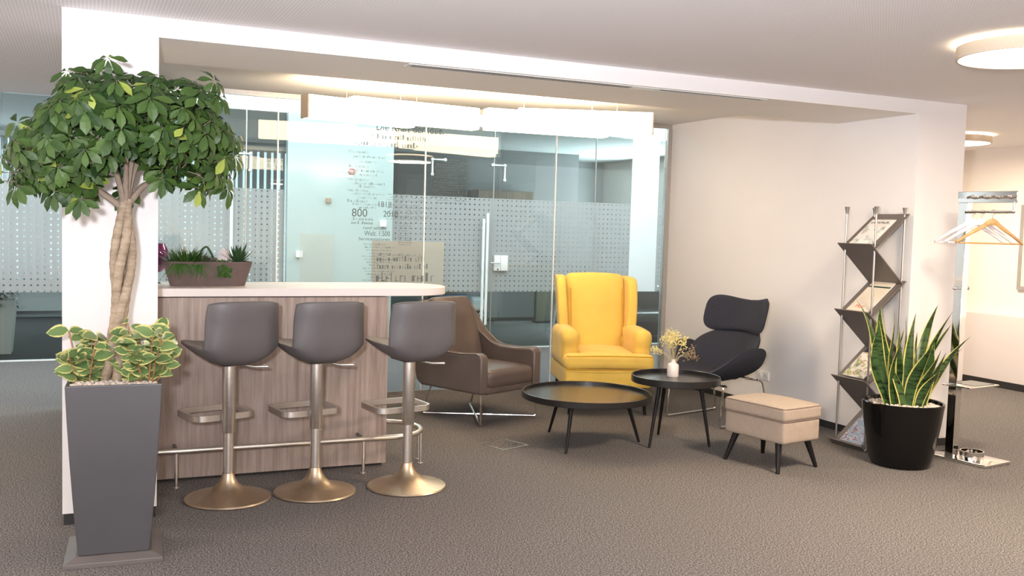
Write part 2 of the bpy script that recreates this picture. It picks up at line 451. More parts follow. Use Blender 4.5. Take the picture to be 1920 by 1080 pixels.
def m_cover(name, base, blobs, sc):
    t = NT(name); v = t.coord((1, 1, 1)); f = t.noise(v, sc, 2)
    stops = [(.0, base), (.5, base)] + blobs
    x = t.n('ShaderNodeValToRGB'); x.color_ramp.interpolation = 'CONSTANT'; e = x.color_ramp.elements
    while len(e) < len(stops): e.new(.5)
    for q, (p, c) in zip(e, stops): q.position = p; q.color = c
    t.l(f, x.inputs[0]); t.l(x.outputs[0], t.b.inputs['Base Color']); t.b.inputs['Roughness'].default_value = .3; return t.m
M_cov1 = m_cover('cover_pale_collage', (.80, .77, .74, 1), [(.56, (.48, .52, .54, 1)), (.62, (.66, .56, .30, 1)), (.66, (.30, .34, .38, 1)), (.70, (.5, .55, .5, 1))], 17)
M_cov2 = m_cover('cover_cream', (.68, .60, .50, 1), [(.60, (.62, .54, .44, 1)), (.7, (.58, .5, .42, 1))], 8)
M_cov3 = m_cover('cover_food_collage', (.70, .66, .58, 1), [(.5, (.30, .16, .08, 1)), (.54, (.68, .64, .5, 1)), (.58, (.28, .38, .08, 1)), (.64, (.20, .22, .28, 1))], 22)
M_cov4 = m_cover('cover_blue_collage', (.32, .40, .55, 1), [(.5, (.60, .62, .66, 1)), (.56, (.16, .18, .30, 1)), (.62, (.48, .20, .22, 1)), (.67, (.70, .68, .65, 1))], 24)
M_navyp = simple('cover_navy', (.018, .02, .055, 1), .3)
M_green = simple('cover_dark_green', (.02, .06, .035, 1), .4)

# ------------------------------------------------------------------ setting
H, H2, HR = 2.632, 2.5353, 2.728
D, YR = 3.3566, 6.24
X2, X3, W1 = 5.78, 6.265, .4565
struct('floor', MB().bx(-5, 9.6, -9, YR, -.1, 0), M_carpet, smooth=0)
struct('floor_office', MB().bx(-5, 9.6, YR, 11.2, -.1, 0), M_carpet_dark, smooth=0)
mb = MB(); mb.bx(-5, 9.6, -9, 0, H, 3.2); mb.bx(-5, 0, 0, 4.0, H, 3.2); mb.bx(X3, 9.6, 0, D+.08, H, 3.2)
struct('ceiling', mb, M_ceil, smooth=0)
struct('ceiling_alcove', MB().bx(0, X3, .843, D+.08, HR, 3.2), M_soffit, smooth=0)
# white portal: two posts and the beam
mb = MB()
mb.bx(0, W1, 0, .843, .06, H2); mb.bx(0, X3, 0, .843, H2, 3.19)
struct('wall_portal', mb, [M_wall], smooth=0)
struct('ceiling_beam_underside', MB().bx(W1+.001, X2-.001, .004, .843, H2-.004, H2), M_soffit, smooth=0)
struct('wall_right', MB().bx(X2, X3, 0, D, .06, H2).bx(X2, X3, .843, D, H2, HR), M_wall, smooth=0)
mb = MB(); mb.bx(.006, W1-.006, .006, .837, 0, .06); struct('baseboard_left', mb, M_black_trim, smooth=0)
mb = MB(); mb.bx(X2+.006, X3-.006, .006, D-.003, 0, .06); struct('baseboard_right', mb, M_black_trim, smooth=0)
mb = MB(); mb.bx(-5.1, -5, -9, 11.2, 0, 3.2); struct('wall_left', mb, M_wall, smooth=0)
mb = MB(); mb.bx(9.4, 9.6, -9, 11.2, 0, 3.2); struct('wall_far', mb, M_wall_warm, smooth=0)
mb = MB(); mb.bx(9.26, 9.4, -6, D, .075, .79); struct('wall_ledge', mb, simple('ledge_flash_tint', (.66, .61, .60, 1), .7), smooth=0)  # darker pinkish colour carries the flash-lit look below the lamplit wall
mb = MB(); mb.bx(9.245, 9.262, -6, D, 0, .075); struct('baseboard_far', mb, M_black_trim, smooth=0)
mb = MB(); mb.bx(-5, 9.6, -9.1, -9, 0, 3.2); struct('wall_rear', mb, M_wall, smooth=0)
mb = MB(); mb.bx(X3, 9.4, D, D+.08, 0, 3.2); struct('wall_side', mb, M_wall, smooth=0)
# office behind the passage
mb = MB(); mb.bx(-5, 9.4, YR+.01, YR+.12, 2.885, 3.2); struct('trim_header', mb, M_white_frame, smooth=0)
mb = MB(); mb.bx(-5, 9.4, YR+.12, 11.2, 2.9, 3.2); struct('ceiling_office', mb, M_office_ceil, smooth=0)
mb = MB(); mb.bx(-5, 9.4, 11.2, 11.3, 0, .55).bx(-5, 9.4, 11.2, 11.3, 2.75, 3.2).bx(3.6, 9.4, 11.2, 11.3, .55, 2.75); struct('wall_office', mb, M_office_wall2, smooth=0)
mb = MB(); mb.bx(4.45, 8.0, 9.6, 9.7, 0, 2.9); struct('wall_partition', mb, M_office_wall, smooth=0)
mb = MB(); mb.bx(4.45, 8.0, 9.58, 9.6, 0, .06); struct('baseboard_office', mb, M_black_trim, smooth=0)
# threshold strips under the two glass walls
struct('trim_threshold', MB().bx(-5, 9.4, YR-.04, YR+.02, 0, .012), M_white_frame, smooth=0)

def glass_wall(name, xs, y, z0, z1, mat):
    r = bpy.data.objects.new(name, None); COL.objects.link(r); r['kind'] = 'structure'; r.location = (0, y, 0)
    for a, b in zip(xs[:-1], xs[1:]):
        MB().bx(a+.003, b-.003, -.005, .005, z0, z1).build('pane', mat, r, smooth=0)
    return r
g1 = glass_wall('window_1', [0, .29, 1.67, 3.05, 4.43, X2-.05], D-.03, .012, HR-.045, M_glass)
mb = MB(); mb.bx(0, X2, -.02, .02, HR-.045, HR-.001); mb.bx(X2-.05, X2-.001, -.03, .03, .01, HR-.045); mb.bx(0, X2, -.012, .012, 0, .014)
mb.build('frame', M_alu, g1, smooth=0)
for x in (1.67, 3.05, 4.43):
    MB().bx(x-.006, x+.006, -.008, .008, .012, HR-.045).build('joint', M_white_frame, g1, smooth=0)
g2 = glass_wall('window_2', [-5, -3.7, -2.2, -.7, .8, 2.28, 3.6, 4.98, 5.10, 6.49, 7.9, 9.4], YR, .012, 2.885, M_glass2)
for a, b in ((-5, 2.28), (3.6, 9.4)):
    MB().bx(a, b, -.010, -.007, .749, 1.97).build('frosted_band', M_frost, g2, smooth=0)
MB().bx(7.06, 7.50, -.016, -.011, .749, 2.88).build('white_panel', M_white_frame, g2, smooth=0)
for x, z0, z1 in ((4.885, .32, 1.775), (4.83, .34, 1.70), (1.66, .40, 2.26)):  # middle bar draws the first handle's reflection in the glass
    m = MB(); m.cyl((x, -.07, z0), (x, -.07, z1), .019, n=12)
    for zz in (z0+.12, z1-.12): m.cyl((x, -.07, zz), (x, -.005, zz), .010, n=8)
    m.build('handle_or_reflection', M_white_frame, g2)
for x in (1.83, 4.98, 6.49): MB().bx(x-.006, x+.006, -.012, .006, .012, 2.885).build('joint', M_alu, g2, smooth=0)
# corner fittings and the lever lock of the glass doors
for x, sgn, z in ((5.05, 1, 2.40), (4.19, -1, 2.43), (1.80, 1, 2.37)):
    m = MB(); m.tube([(x-.10*sgn, -.04, z), (x+.07*sgn, -.04, z), (x+.07*sgn, -.04, z-.19)], .013, 8)
    m.ball((x-.10*sgn, -.04, z), .024); m.ball((x+.07*sgn, -.04, z), .022); m.ball((x+.07*sgn, -.04, z-.19), .022)
    m.cyl((x-.10*sgn, -.04, z), (x-.10*sgn, -.004, z), .012)
    m.build('pivot_fitting', M_white_frame, g2)
lk = MB(); lk.rbox((5.045, -.03, 1.125), (.09, .045, .205), .012, k=2); lk.rbox((5.145, -.03, 1.125), (.105, .045, .205), .012, k=2)
lk.build('door_lock', M_plastic, g2)
hd = MB(); hd.tube([(5.06, -.05, 1.13), (5.06, -.09, 1.13), (4.93, -.09, 1.13)], .011, 8); hd.build('door_lever', M_steel, g2)
MB().cyl((5.05, -.056, 1.045), (5.05, -.05, 1.045), .010).build('keyhole', M_dark, g2)
# white glass-faced column in the passage, with its magnets
pil = thing('glass_board', 'tall white glass board standing full height behind the glass wall', 'board', (2.93, 6.10, 0))
MB().bx(-.645, .645, -.02, .10, 0, 2.88).build('board_panel', M_board, pil, bevel=.004)
for n_, x, z, s_, mt, lb in (('magnet', 2.43, 1.21, .052, M_magnet_w, 'square white magnet low at the left side of the white glass board'),
        ('magnet', 3.45, 1.60, .052, M_magnet_w, 'square white magnet below the lettered year 2018 on the board'),
        ('magnet', 3.43, 1.21, .052, M_magnet_w, 'square white magnet low at the right edge of the white glass board'),
        ('magnet', 2.77, 1.86, .042, M_magnet_b, 'small brown magnet in the middle of the white glass board'),
        ('magnet', 3.05, 2.22, .042, M_magnet_p, 'small pinkish round magnet high on the white glass board')):
    m = MB()
    if mt is M_magnet_p: m.cyl((0, 0, 0), (0, -.02, 0), s_)
    else: m.box((0, -.016, 0), (s_*1.5, .03, s_*1.5))
    tag(m.build(n_, mt, None, bevel=.006, loc=(x, 6.079, z)), lb, 'magnet', 'magnets on the glass board')

# lettering on the front glass
def text(body, x, z, size, parent, mat=M_letter, width=None, y=-.007):
    c = bpy.data.curves.new('lettering', 'FONT'); c.body = body; c.size = size; c.extrude = .0003
    o = bpy.data.objects.new('lettering', c); COL.objects.link(o); o.data.materials.append(mat)
    bpy.context.view_layer.update()
    sx = width/o.dimensions.x if width else 1
    m = bpy.data.objects.new('lettering', bpy.data.meshes.new_from_object(o)); COL.objects.link(m); bpy.data.objects.remove(o)
    m.parent = parent; m.location = (x, y, z); m.rotation_euler = (PI/2, 0, 0); m.scale = (sx, 1, 1); return m
text('Die Kraft der Idee.', 2.56, 2.463, .098, g1, width=.66)
text('800', 2.345, 1.66, .105, g1, width=.145)
text('1818', 2.585, 1.755, .075, g1, width=.125)
text('2018', 2.645, 1.665, .08, g1, width=.14)
text('rund um die', 2.455, 1.545, .042, g1, width=.22)
text('Welt. 1.500', 2.47, 1.485, .066, g1, width=.245)
text('Servicestationen', 2.415, 1.442, .04, g1, width=.30)
def scribble(mb, x0, x1, z, h):
    x = x0
    while x < x1:
        wl = random.randint(3, 9); 
        for _ in range(wl):
            if x > x1: break
            t = h*random.choice((.62, .62, .62, .95)); w = h*random.choice((.10, .10, .30))
            mb.box((x, 0, z+t/2), (w, .0006, t)); 
            if random.random() < .6: mb.box((x+h*.15, 0, z+h*random.choice((.05, .33, .58))), (h*.3, .0006, h*.09))
            x += h*.5
        x += h*.4
mb = MB()
for x0, x1, z, h in ((2.53, 3.05, 2.385, .05), (2.37, 2.98, 2.315, .055)): scribble(mb, x0, x1, z, h)
for i, z in enumerate((2.24, 2.20, 2.155, 2.11, 2.07, 2.035, 1.99, 1.955, 1.925, 1.89, 1.86, 1.825, 1.79, 1.765, 1.735)):
    scribble(mb, 2.31 + .05*(i % 3), 2.50 + .08*((i*2) % 3), z, .024 if i % 4 else .03)
for z in (1.625, 1.59): scribble(mb, 2.35, 2.55, z, .03)
for i in range(14): scribble(mb, 2.46 + .02*(i % 4), 2.68 + .03*((i*3) % 4), 1.40 - i*.028, .018)
for i in range(9): scribble(mb, 2.68+.03*(i % 2), 3.0+.05*((i*5) % 3), 1.87 - i*.026 - (.02 if i > 2 else 0), .017)
for i in range(10): scribble(mb, 2.80, 2.93, 1.60 - i*.022, .015)
for i in range(18): scribble(mb, 3.12+.02*(i % 3), 3.40+.04*((i*2) % 3), 2.22 - i*.024, .016)
mb.build('lettering', M_letter_soft, g1, smooth=0, loc=(0, -.007, 0))
mb = MB()
for i, (z, h) in enumerate(((1.30, .03), (1.25, .055), (1.18, .05), (1.06, .09))): scribble(mb, 2.60, 3.02+.04*i, z, h)
mb.build('lettering', M_letter_soft, g1, smooth=0, loc=(0, -.008, 0))  # tallest bars imitate mirrored lettering reflected in the glass
for x0, x1, z0, z1, fm, lb in ((1.875, 2.19, 1.02, 1.49, M_refl_film_thin, 'narrow painted cream reflection on the glass wall above the bar planter'),
                           (2.545, 3.26, .93, 1.44, M_refl_film, 'wide painted cream reflection with lettering on the glass wall above the rounded bar end')):  # translucent films imitate bright reflections on the pane
    tag(MB().bx(x0, x1, -.003, 0, z0, z1).build('painted_reflection', fm, None, smooth=0, loc=(0, D-.022, 0)), lb, 'sheet', 'painted cream reflections on the glass')

w4 = bpy.data.objects.new('window_added', None); COL.objects.link(w4); w4['kind'] = 'structure'; w4.location = (-4.98, -4.4, 0)  # invented window frame around the added fill light
mb = MB()
for y in (-3.55, -2.37, -1.19, 0, 1.18, 2.36, 3.5): mb.bx(-.01, .05, y, y+.05, .08, 2.42)
mb.bx(-.01, .05, -3.55, 3.55, .04, .09).bx(-.01, .05, -3.55, 3.55, 2.41, 2.46); mb.build('window_frame', M_white_frame, w4, smooth=0)
# office furniture seen through the glass
t = thing('vertical_blind', 'grey vertical slat blind hanging at the office windows', 'blind', (0, 11.0, 0))
MB().bx(-4.8, 3.55, -.03, .05, 2.76, 2.83).build('head_rail', M_white_frame, t, smooth=0)
mb = MB(); x = -4.8
while x < 3.5:
    mb.box((x, 0, 1.62), (.125, .004, 2.28), RZ(.8)); x += .115
mb.build('slat_curtain', M_blind, t, smooth=0)
w3 = bpy.data.objects.new('window_3', None); COL.objects.link(w3); w3['kind'] = 'structure'; w3.location = (0, 11.22, 0)
mb = MB()
for x in (-5, -3.6, -2.2, -.8, .6, 2, 3.56): mb.bx(x, x+.06, 0, .06, .55, 2.75)
mb.build('window_frame', M_white_frame, w3, smooth=0)
MB().bx(-4.95, 3.6, .02, .03, .55, 2.75).build('pane', M_glass, w3, smooth=0)
t = thing('radiator', 'white ribbed panel radiator under the office windows', 'radiator', (-.65, 11.1, .05))
MB().bx(-1.2, .45, -.03, .03, .05, .55).build('panel', M_white_frame, t, bevel=.01)
mb = MB()
for i in range(33): mb.bx(-1.17+i*.05, -1.15+i*.05, -.042, -.03, .09, .52)
mb.build('fin', M_white_frame, t, smooth=0)
for x in (.43, -1.0): MB().cyl((x, 0, -.05), (x, 0, .06), .012).build('pipe', M_white_frame, t)
t = thing('office_planter', 'pale grey square planter with trailing foliage behind the glass wall', 'plant', (-.80, 6.95, 0))
mb = MB(); mb.add([(-.14, -.14, 0), (.14, -.14, 0), (.14, .14, 0), (-.14, .14, 0), (-.19, -.19, .62), (.19, -.19, .62), (.19, .19, .62), (-.19, .19, .62)],
       [(3, 2, 1, 0), (4, 5, 6, 7), (0, 1, 5, 4), (1, 2, 6, 5), (2, 3, 7, 6), (3, 0, 4, 7)]); mb.build('container', M_grey_white, t, bevel=.008)
mb = MB()
for i in range(120):
    a = random.uniform(0, 2*PI); rr = random.uniform(.02, .22); z = .64 + random.uniform(-.05, .13) - (max(0, rr-.15)*3.0*random.random())
    mb.leaf((rr*math.cos(a), rr*math.sin(a), z), (math.cos(a), math.sin(a), random.uniform(-.6, .6)), (0, 0, 1), random.uniform(.07, .11), .045, .4, 4)
mb.build('foliage', M_office_leaf, t)
t = thing('wall_cupboard', 'dark wood wall cupboard above the frosted band in the office', 'cupboard', (6.45, 9.55, 1.72))
MB().bx(-.5, .5, -.35, .04, 0, .48).build('carcass', M_cab, t, bevel=.004)
MB().bx(-.495, -.003, -.368, -.351, .01, .47).build('door', M_cab, t, bevel=.003); MB().bx(.003, .495, -.368, -.351, .01, .47).build('door', M_cab, t, bevel=.003)
t = thing('pinboard', 'olive fabric floor board standing in the office, left of the yellow chair', 'board', (7.5, 9.2, 0), -.15)
MB().bx(-.42, .42, -.03, .03, .03, 1.2).build('panel', M_olive, t, bevel=.005); MB().bx(-.44, .44, -.12, .12, 0, .03).build('foot', M_dark, t)
for x in (-.44, .42): MB().bx(x, x+.02, -.035, .035, .03, 1.22).build('frame', M_dark, t)
# trolley behind the glass door
t = thing('trolley', 'dark office trolley carrying a blue crate', 'trolley', (5.72, 9.36, 0), 0)
mb = MB(); mb.bx(-.48, .48, -.15, .15, .16, .19).bx(-.48, .48, -.15, .15, .72, .75)
for sx in (-.46, .46):
    for sy in (-.13, .13): mb.cyl((sx, sy, .08), (sx, sy, .95), .016)
mb.build('frame', M_dark, t)
for sx in (-.42, .42):
    for sy in (-.12, .12): MB().cyl((sx-.02, sy, .05), (sx+.02, sy, .05), .05).build('castor', M_dark, t)
o = MB().rbox((0, 0, .15), (.56, .26, .28), .03, k=2).build('crate', M_blue, None, loc=(5.56, 9.36, .192)); tag(o, 'dark blue plastic crate on the lower shelf of the office trolley', 'crate')
o = MB().rbox((0, 0, .12), (.26, .24, .24), .06, k=3).build('bag', M_grey_white, None, loc=(6.02, 9.36, .192)); tag(o, 'small pale grey bag beside the blue crate on the trolley', 'bag')
t = thing('easel', 'thin white easel with slanted legs in the office left of the yellow chair', 'easel', (6.85, 7.6, 0), .2)
for a, b in (((-.33, -.25, 0), (-.03, 0, 1.75)), ((.33, -.25, 0), (.03, 0, 1.75)), ((0, .4, 0), (0, .02, 1.7))):
    MB().cyl(a, b, .016, .014, 10).build('leg', M_white_frame, t)
MB().bx(-.33, .33, -.14, -.12, 1.05, 1.75).build('board', M_white_frame, t)
t = thing('office_sofa', 'black leather sofa beyond the glass at the passage end', 'sofa', (8.0, 6.85, 0), 0)
MB().rbox((0, 0, .25), (1.7, .75, .34), .06).build('seat', M_sofa, t); MB().rbox((0, .30, .52), (1.7, .2, .5), .07).build('backrest', M_sofa, t)
for sx in (-.85, .85): MB().rbox((sx, 0, .36), (.2, .78, .6), .07).build('armrest', M_sofa, t)
for sx in (-.75, .75):
    for sy in (-.3, .3): MB().cyl((sx, sy, 0), (sx, sy, .1), .02).build('leg', M_chrome, t)

# air outlet slots in the beam underside
t = thing('ceiling_vent', 'long narrow white slot air vent in the beam underside', 'vent', (0, .075, H2-.005))
MB().bx(1.82, 4.40, -.045, .045, -.004, 0).build('frame', M_white_frame, t, smooth=0)
mb = MB(); mb.bx(1.85, 3.33, -.024, -.010, -.006, -.004).bx(1.85, 3.33, .010, .024, -.006, -.004).bx(3.55, 4.36, -.026, -.012, -.006, -.004); mb.build('slot', M_slot, t, smooth=0)

# ------------------------------------------------------------------ lights one can see
E_pend = emis('pendant_diffuser', (1, .79, .54, 1), 14)
E_disc = emis('lamp_diffuser', (1, .90, .76, 1), 5.0)
E_halo = emis('lamp_uplight', (1, .80, .52, 1), 30.0)
M_cap = simple('pendant_end_cap', (.48, .37, .25, 1), .6)
M_shade = simple('lamp_ring', (.62, .52, .40, 1), .6)
ZT, HB = 2.588, .178
def light_box(root, a, b, caps, w=.13):
    a, b = Vector((a[0], a[1], 0)), Vector((b[0], b[1], 0)); d = (b-a); L = d.length; rz = RZ(math.atan2(d.y, d.x)); c = (a+b)/2
    o = MB().box((c.x, c.y, ZT-HB/2), (L-.02, w, HB), rz).build('diffuser', E_pend, root, bevel=.006)
    for e, s_ in ((a, 1), (b, -1)):
        if s_ not in caps: continue
        p = e + d.normalized()*.005*s_
        note(MB().box((p.x, p.y, ZT-HB/2), (.01, w+.004, HB+.004), rz).build('end_cap', M_cap, root), 'tan end cap')
PEND = [('linear pendant lamp with tan end cap hanging over the bar', ((1.67, 2.22), (2.62, 2.435)), ((2.0, 2.10), (3.13, 2.235)), ((2.0, 2.2), (2.55, 2.1), (2.5, 2.38)), (1,), ()),
        ('linear pendant lamp hanging nearer the white side wall', ((3.16, 2.145), (4.30, 2.09)), ((3.39, 2.0), (4.46, 1.60)), ((3.5, 2.1), (4.15, 2.09), (4.2, 1.74)), (), (-1,))]
for lb, a, b, cb, ca, cb2 in PEND:
    t = thing('pendant_lamp', lb, 'lamp', (0, 0, 0), 0, 'linear pendants in the alcove')
    light_box(t, *a, ca); light_box(t, *b, cb2)
    for (x, y) in cb: MB().cyl((x, y, ZT-.01), (x, y, HR), .003, n=6).build('cable', M_steel, t)
def ceiling_lamp(x, y, lb):
    t = thing('ceiling_lamp', lb, 'lamp', (x, y, H), 0, 'round ceiling lamps')
    R = .34
    MB().lathe([(R-.012, -.085), (R, -.085), (R, -.02), (R-.012, -.02), (R-.012, -.085)], n=64).build('ring', M_shade, t)
    note(MB().lathe([(0, -.083), (R-.012, -.083), (R-.012, -.079), (0, -.079)], n=64).build('diffuser', E_disc, t), 'glowing white disc')
    MB().lathe([(R-.10, -.035), (R-.02, -.030)], n=64).build('uplight', E_halo, t)
    MB().lathe([(0, -.04), (R-.1, -.04), (R-.1, 0), (0, 0)], n=40).build('mount', M_white_frame, t)
LB = ['large round ceiling lamp at the upper edge nearest the viewer', 'round ceiling lamp half hidden behind the white portal post']
for i, (x, y) in enumerate(CEIL_LAMPS):
    ceiling_lamp(x, y, LB[i] if i < 2 else 'round ceiling lamp in the room behind the viewer')
    lamp('ceiling_lamp_light', 'AREA', (x, y, H-.1), 95 if i == 1 else 125, WARM, shape='DISK', size=.62)

# ------------------------------------------------------------------ bar counter
t = thing('bar_counter', 'grey oak bar counter body against the white portal post', 'counter', (0, 0, 0))
MB().bx(W1+.004, 1.93, .70, .719, .018, 1.122).build('front_panel', M_lam, t, bevel=.002)
MB().bx(W1+.004, 1.92, .72, 1.27, .018, 1.122).build('carcass', M_lam, t, bevel=.002)
MB().bx(W1+.02, 1.91, .74, 1.25, 0, .018).build('plinth', M_black_trim, t)
poly = [(W1+.002, .68)]
for k in range(25):
    a = -PI/2 + PI*k/24; poly.append((2.08 + .33*math.cos(a), 1.0 + .32*math.sin(a)))
poly.append((W1+.002, 1.32))
mb = MB(); mb.prism(poly, lambda p: (p[0], p[1], 1.128), lambda p: (p[0], p[1], 1.178))
o = mb.build('worktop', M_worktop, None, bevel=.003); tag(o, 'cream worktop with rounded end lying on the oak bar counter', 'worktop')
t = thing('foot_rail', 'brushed steel foot rail standing in front of the bar counter', 'rail', (0, 0, 0))
pts = [(W1+.01, .545, .222), (1.85, .545, .222)] + [(1.85+.27*math.sin(a), .815-.27*math.cos(a), .222) for a in [PI*k/12 for k in range(1, 12)]] + [(1.85, 1.085, .222), (1.925, 1.15, .222)]
pts = [(W1+.01, .545, .222)] + [(1.93, .545, .222)] + [(1.93+.26*math.sin(PI*k/12), .80-.255*math.cos(PI*k/12), .222) for k in range(1, 13)] + [(1.935, 1.055, .222)]
MB().tube(pts, .017, 12).build('rail', M_nickel, t)
for x, y in ((.60, .545), (1.735, .545), (2.165, .68), (2.19, .80)):
    mb = MB(); mb.cyl((x, y, 0), (x, y, .215), .010).cyl((x, y, 0), (x, y, .006), .018); mb.build('post', M_nickel, t)
for x in (.60, 1.735): MB().cyl((x, .545, .222), (x, .699, .222), .011).build('bracket', M_shelf, t)

# ------------------------------------------------------------------ bar stools
def make_stool():
    t = thing('bar_stool', '', 'stool', (0, 0, 0), 0, 'bar stools at the counter')
    MB().lathe([(.0, .0), (.235, 0), (.242, .006), (.236, .014), (.16, .032), (.10, .055), (.06, .088), (.04, .125), (.0335, .15), (0, .15)], n=56).build('base', M_nickel_base, t)
    MB().lathe([(0, .14), (.029, .14), (.029, .46), (0, .46)], n=28).build('lower_column', M_nickel, t)
    MB().lathe([(0, .385), (.034, .385), (.0375, .39), (.0375, .77), (.06, .775), (.06, .79), (0, .79)], n=28).build('upper_column', M_nickel, t)
    # foot ring: flat band bent to a rounded rectangle, clamped on the column
    path = arcpath([(0, .03, .47), (-.178, .03, .47), (-.178, .33, .47), (.178, .33, .47), (.178, .03, .47), (0, .03, .47)], .07, 6)
    mb = MB(); hh, ww = .017, .007; vs = []; fs = []
    n = len(path)-1
    for i in range(n):
        a = path[(i-1) % n]; b = path[(i+1) % n]; tn = (b-a).normalized(); sd = Vector((tn.y, -tn.x, 0))
        for (p, q) in ((-1, -1), (1, -1), (1, 1), (-1, 1)): vs.append(path[i] + sd*(ww*p) + Vector((0, 0, hh*q)))
    for i in range(n):
        j = (i+1) % n
        for k in range(4): fs.append((i*4+k, j*4+k, j*4+(k+1) % 4, i*4+(k+1) % 4))
    mb.add(vs, fs)
    mb.build('footrest', M_nickel, t)
    # upholstered bucket
    prof = smoothpath([(.245, .872), (.20, .868), (.10, .832), (.0, .808), (-.10, .803), (-.170, .828), (-.203, .905), (-.218, 1.01), (-.230, 1.09), (-.238, 1.155)], 5)
    ws = smoothpath([(.185, 0), (.205, 0), (.222, 0), (.230, 0), (.230, 0), (.225, 0), (.226, 0), (.224, 0), (.220, 0), (.214, 0)], 5)
    NV = len(prof)-1
    def shell(u, v, off):
        i = min(NV, int(round(v*NV))); y, z = prof[i].x, prof[i].y
        a = prof[max(0, i-1)]; b = prof[min(NV, i+1)]; tn = Vector((b.x-a.x, b.y-a.y)).normalized(); nn = Vector((tn.y, -tn.x))   # towards the sitter is -nn
        w = ws[i].x; s_ = 2*u-1
        lift = abs(s_)**3.4
        rise = abs(s_)**2.6*max(0, .893 - z) if v < .75 else 0
        fwd = .060*lift*max(0, min(1, (v-.35)*2.2))
        rnd = 0
        if v > .9: rnd = -.018*abs(s_)**6*((v-.9)/.1)
        elif v < .1: rnd = 0
        x = w*s_*(1 - .02*lift)
        return Vector((x, y + fwd + off*nn.x, z + rise + rnd + off*nn.y))
    mb = MB(); NU = 16; T = .040
    ring = []
    def edge(u, v):  # thickness fades at the rim
        m = min(min(u, 1-u)*7, min(v, 1-v)*12, 1); return T*.5*(.45+.55*math.sqrt(max(0, m)))
    mb.grid(lambda u, v: shell(u, v, edge(u, v)), NU, NV)
    nA = len(mb.v)
    mb.grid(lambda u, v: shell(u, v, -edge(u, v)), NU, NV)
    Wn = NU+1; bd = [i for i in range(NU)] + [NU+j*Wn for j in range(NV)] + [NV*Wn+NU-i for i in range(NU)] + [(NV-j)*Wn for j in range(NV)]
    k = len(bd)
    for i in range(k): mb.f.append((bd[i], bd[(i+1) % k], bd[(i+1) % k]+nA, bd[i]+nA)); mb.mi.append(0)
    o = mb.build('seat_shell', M_leather, t, weld=True, smooth=60, subsurf=1)
    MB().box((0, 0, .79), (.16, .2, .018)).build('seat_plate', M_dark, t, bevel=.004)
    MB().tube(arcpath([(.03, -.02, .785), (.09, -.06, .768), (.12, -.07, .762), (.19, -.10, .762)], .02), .007, 8).build('height_lever', M_nickel, t)
    return t
stool = make_stool()
for i, (x, y, rz, lb) in enumerate(((.856, .235, .30, 'grey bar stool nearest the tall tree planter, leftmost of three'),
                                    (1.352, .215, .20, 'grey bar stool in the middle of the three at the bar'),
                                    (1.905, .165, .16, 'grey bar stool by the rounded bar end, before the brown armchair'))):
    s_ = stool if i == 0 else copy_tree(stool)
    s_.location = (x, y, 0); s_.rotation_euler = (0, 0, rz); s_['label'] = lb

# ------------------------------------------------------------------ things on the bar
t = thing('planter_bowl', 'brown oblong bowl of grass, aloe and succulents on the bar', 'plant', (.815, .945, 1.178), .10)
mb = MB()
def boat(u, z, inset=0):
    a = 2*PI*u; k = z/.155
    L = .225 + .045*k - inset; B = .075 + .035*k - inset
    c, s_ = math.cos(a), math.sin(a); e = .45
    return Vector((L*math.copysign(abs(c)**e, c), B*math.copysign(abs(s_)**e, s_), z))
mb.grid(lambda u, v: boat(u, .155*v), 48, 6, True); mb.grid(lambda u, v: boat(-u, .155-.03*v, .008+.002*v), 48, 2, True)
n0 = len(mb.v); mb.grid(lambda u, v: boat(u, .155, .008*v), 48, 1, True); mb.grid(lambda u, v: boat(u, 0)*(1-v*.999), 48, 1, True)
mb.build('bowl', M_bowl, t, smooth=50)
mb = MB(); mb.grid(lambda u, v: boat(u, .13, .009)*(1-v*.999) + Vector((0, 0, .13*v*.999)), 48, 1, True); mb.build('soil', M_twig, t)
mb = MB()
for i in range(520):
    a = random.uniform(0, 2*PI); rr = math.sqrt(random.random()); bx_, by = -.13 + .115*rr*math.cos(a), .075*rr*math.sin(a)-.01
    dx, dy = .9*math.cos(a)*rr, .9*math.sin(a)*rr
    L = random.uniform(.07, .13); mb.leaf((bx_, by, .135), (dx+random.uniform(-.4, .4), dy+random.uniform(-.4, .4), random.uniform(.5, 1.6)), (0, 0, 1), L, .0045, random.uniform(.1, .8), 3)
for i in range(60):
    mb.leaf((-.13+random.uniform(-.09, .09), -.085, .15), (random.uniform(-.3, .3), -.5, -.1), (0, -1, .3), random.uniform(.05, .11), .005, random.uniform(.7, 1.2), 3)
g = mb.build('grass_tuft', M_grass, t); g['kind'] = 'stuff'
mb = MB()
for dx, dz, h in ((-.16, .0, .32), (-.09, .06, .3), (.02, .2, .27), (-.06, .02, .24), (.1, .3, .22)):
    mb.tube(smoothpath([(-.12, 0, .13), (-.12+dx*.4, 0, .13+h*.5), (-.12+dx, .01, .13+h*.85)], 4), .0011, 5)
mb.build('flower_stalk', M_stalk, t)
mb = MB()
for i in range(46):
    a = i*2.4; el = .25 + 1.1*(i/46)
    mb.leaf((.185+.012*math.cos(a), .012*math.sin(a), .14), (math.cos(a)*math.cos(el), math.sin(a)*math.cos(el), math.sin(el)+.15), (0, 0, 1), random.uniform(.10, .155), .021, -.10, 4, fold=.35, shape=lambda q: (1-q)**.7)
mb.build('aloe', M_aloe, t)
mb = MB()
for cx, cz in ((.0, .15), (.035, .155), (-.02, .165), (.05, .14)):
    for i in range(16):
        a = i*2.4; el = .2+.9*i/16; mb.leaf((cx, -.03, cz), (math.cos(a)*math.cos(el), math.sin(a)*math.cos(el), math.sin(el)), (0, 0, 1), .03, .015, -.2, 3)
mb.build('succulent', M_rosette, t)
mb = MB()
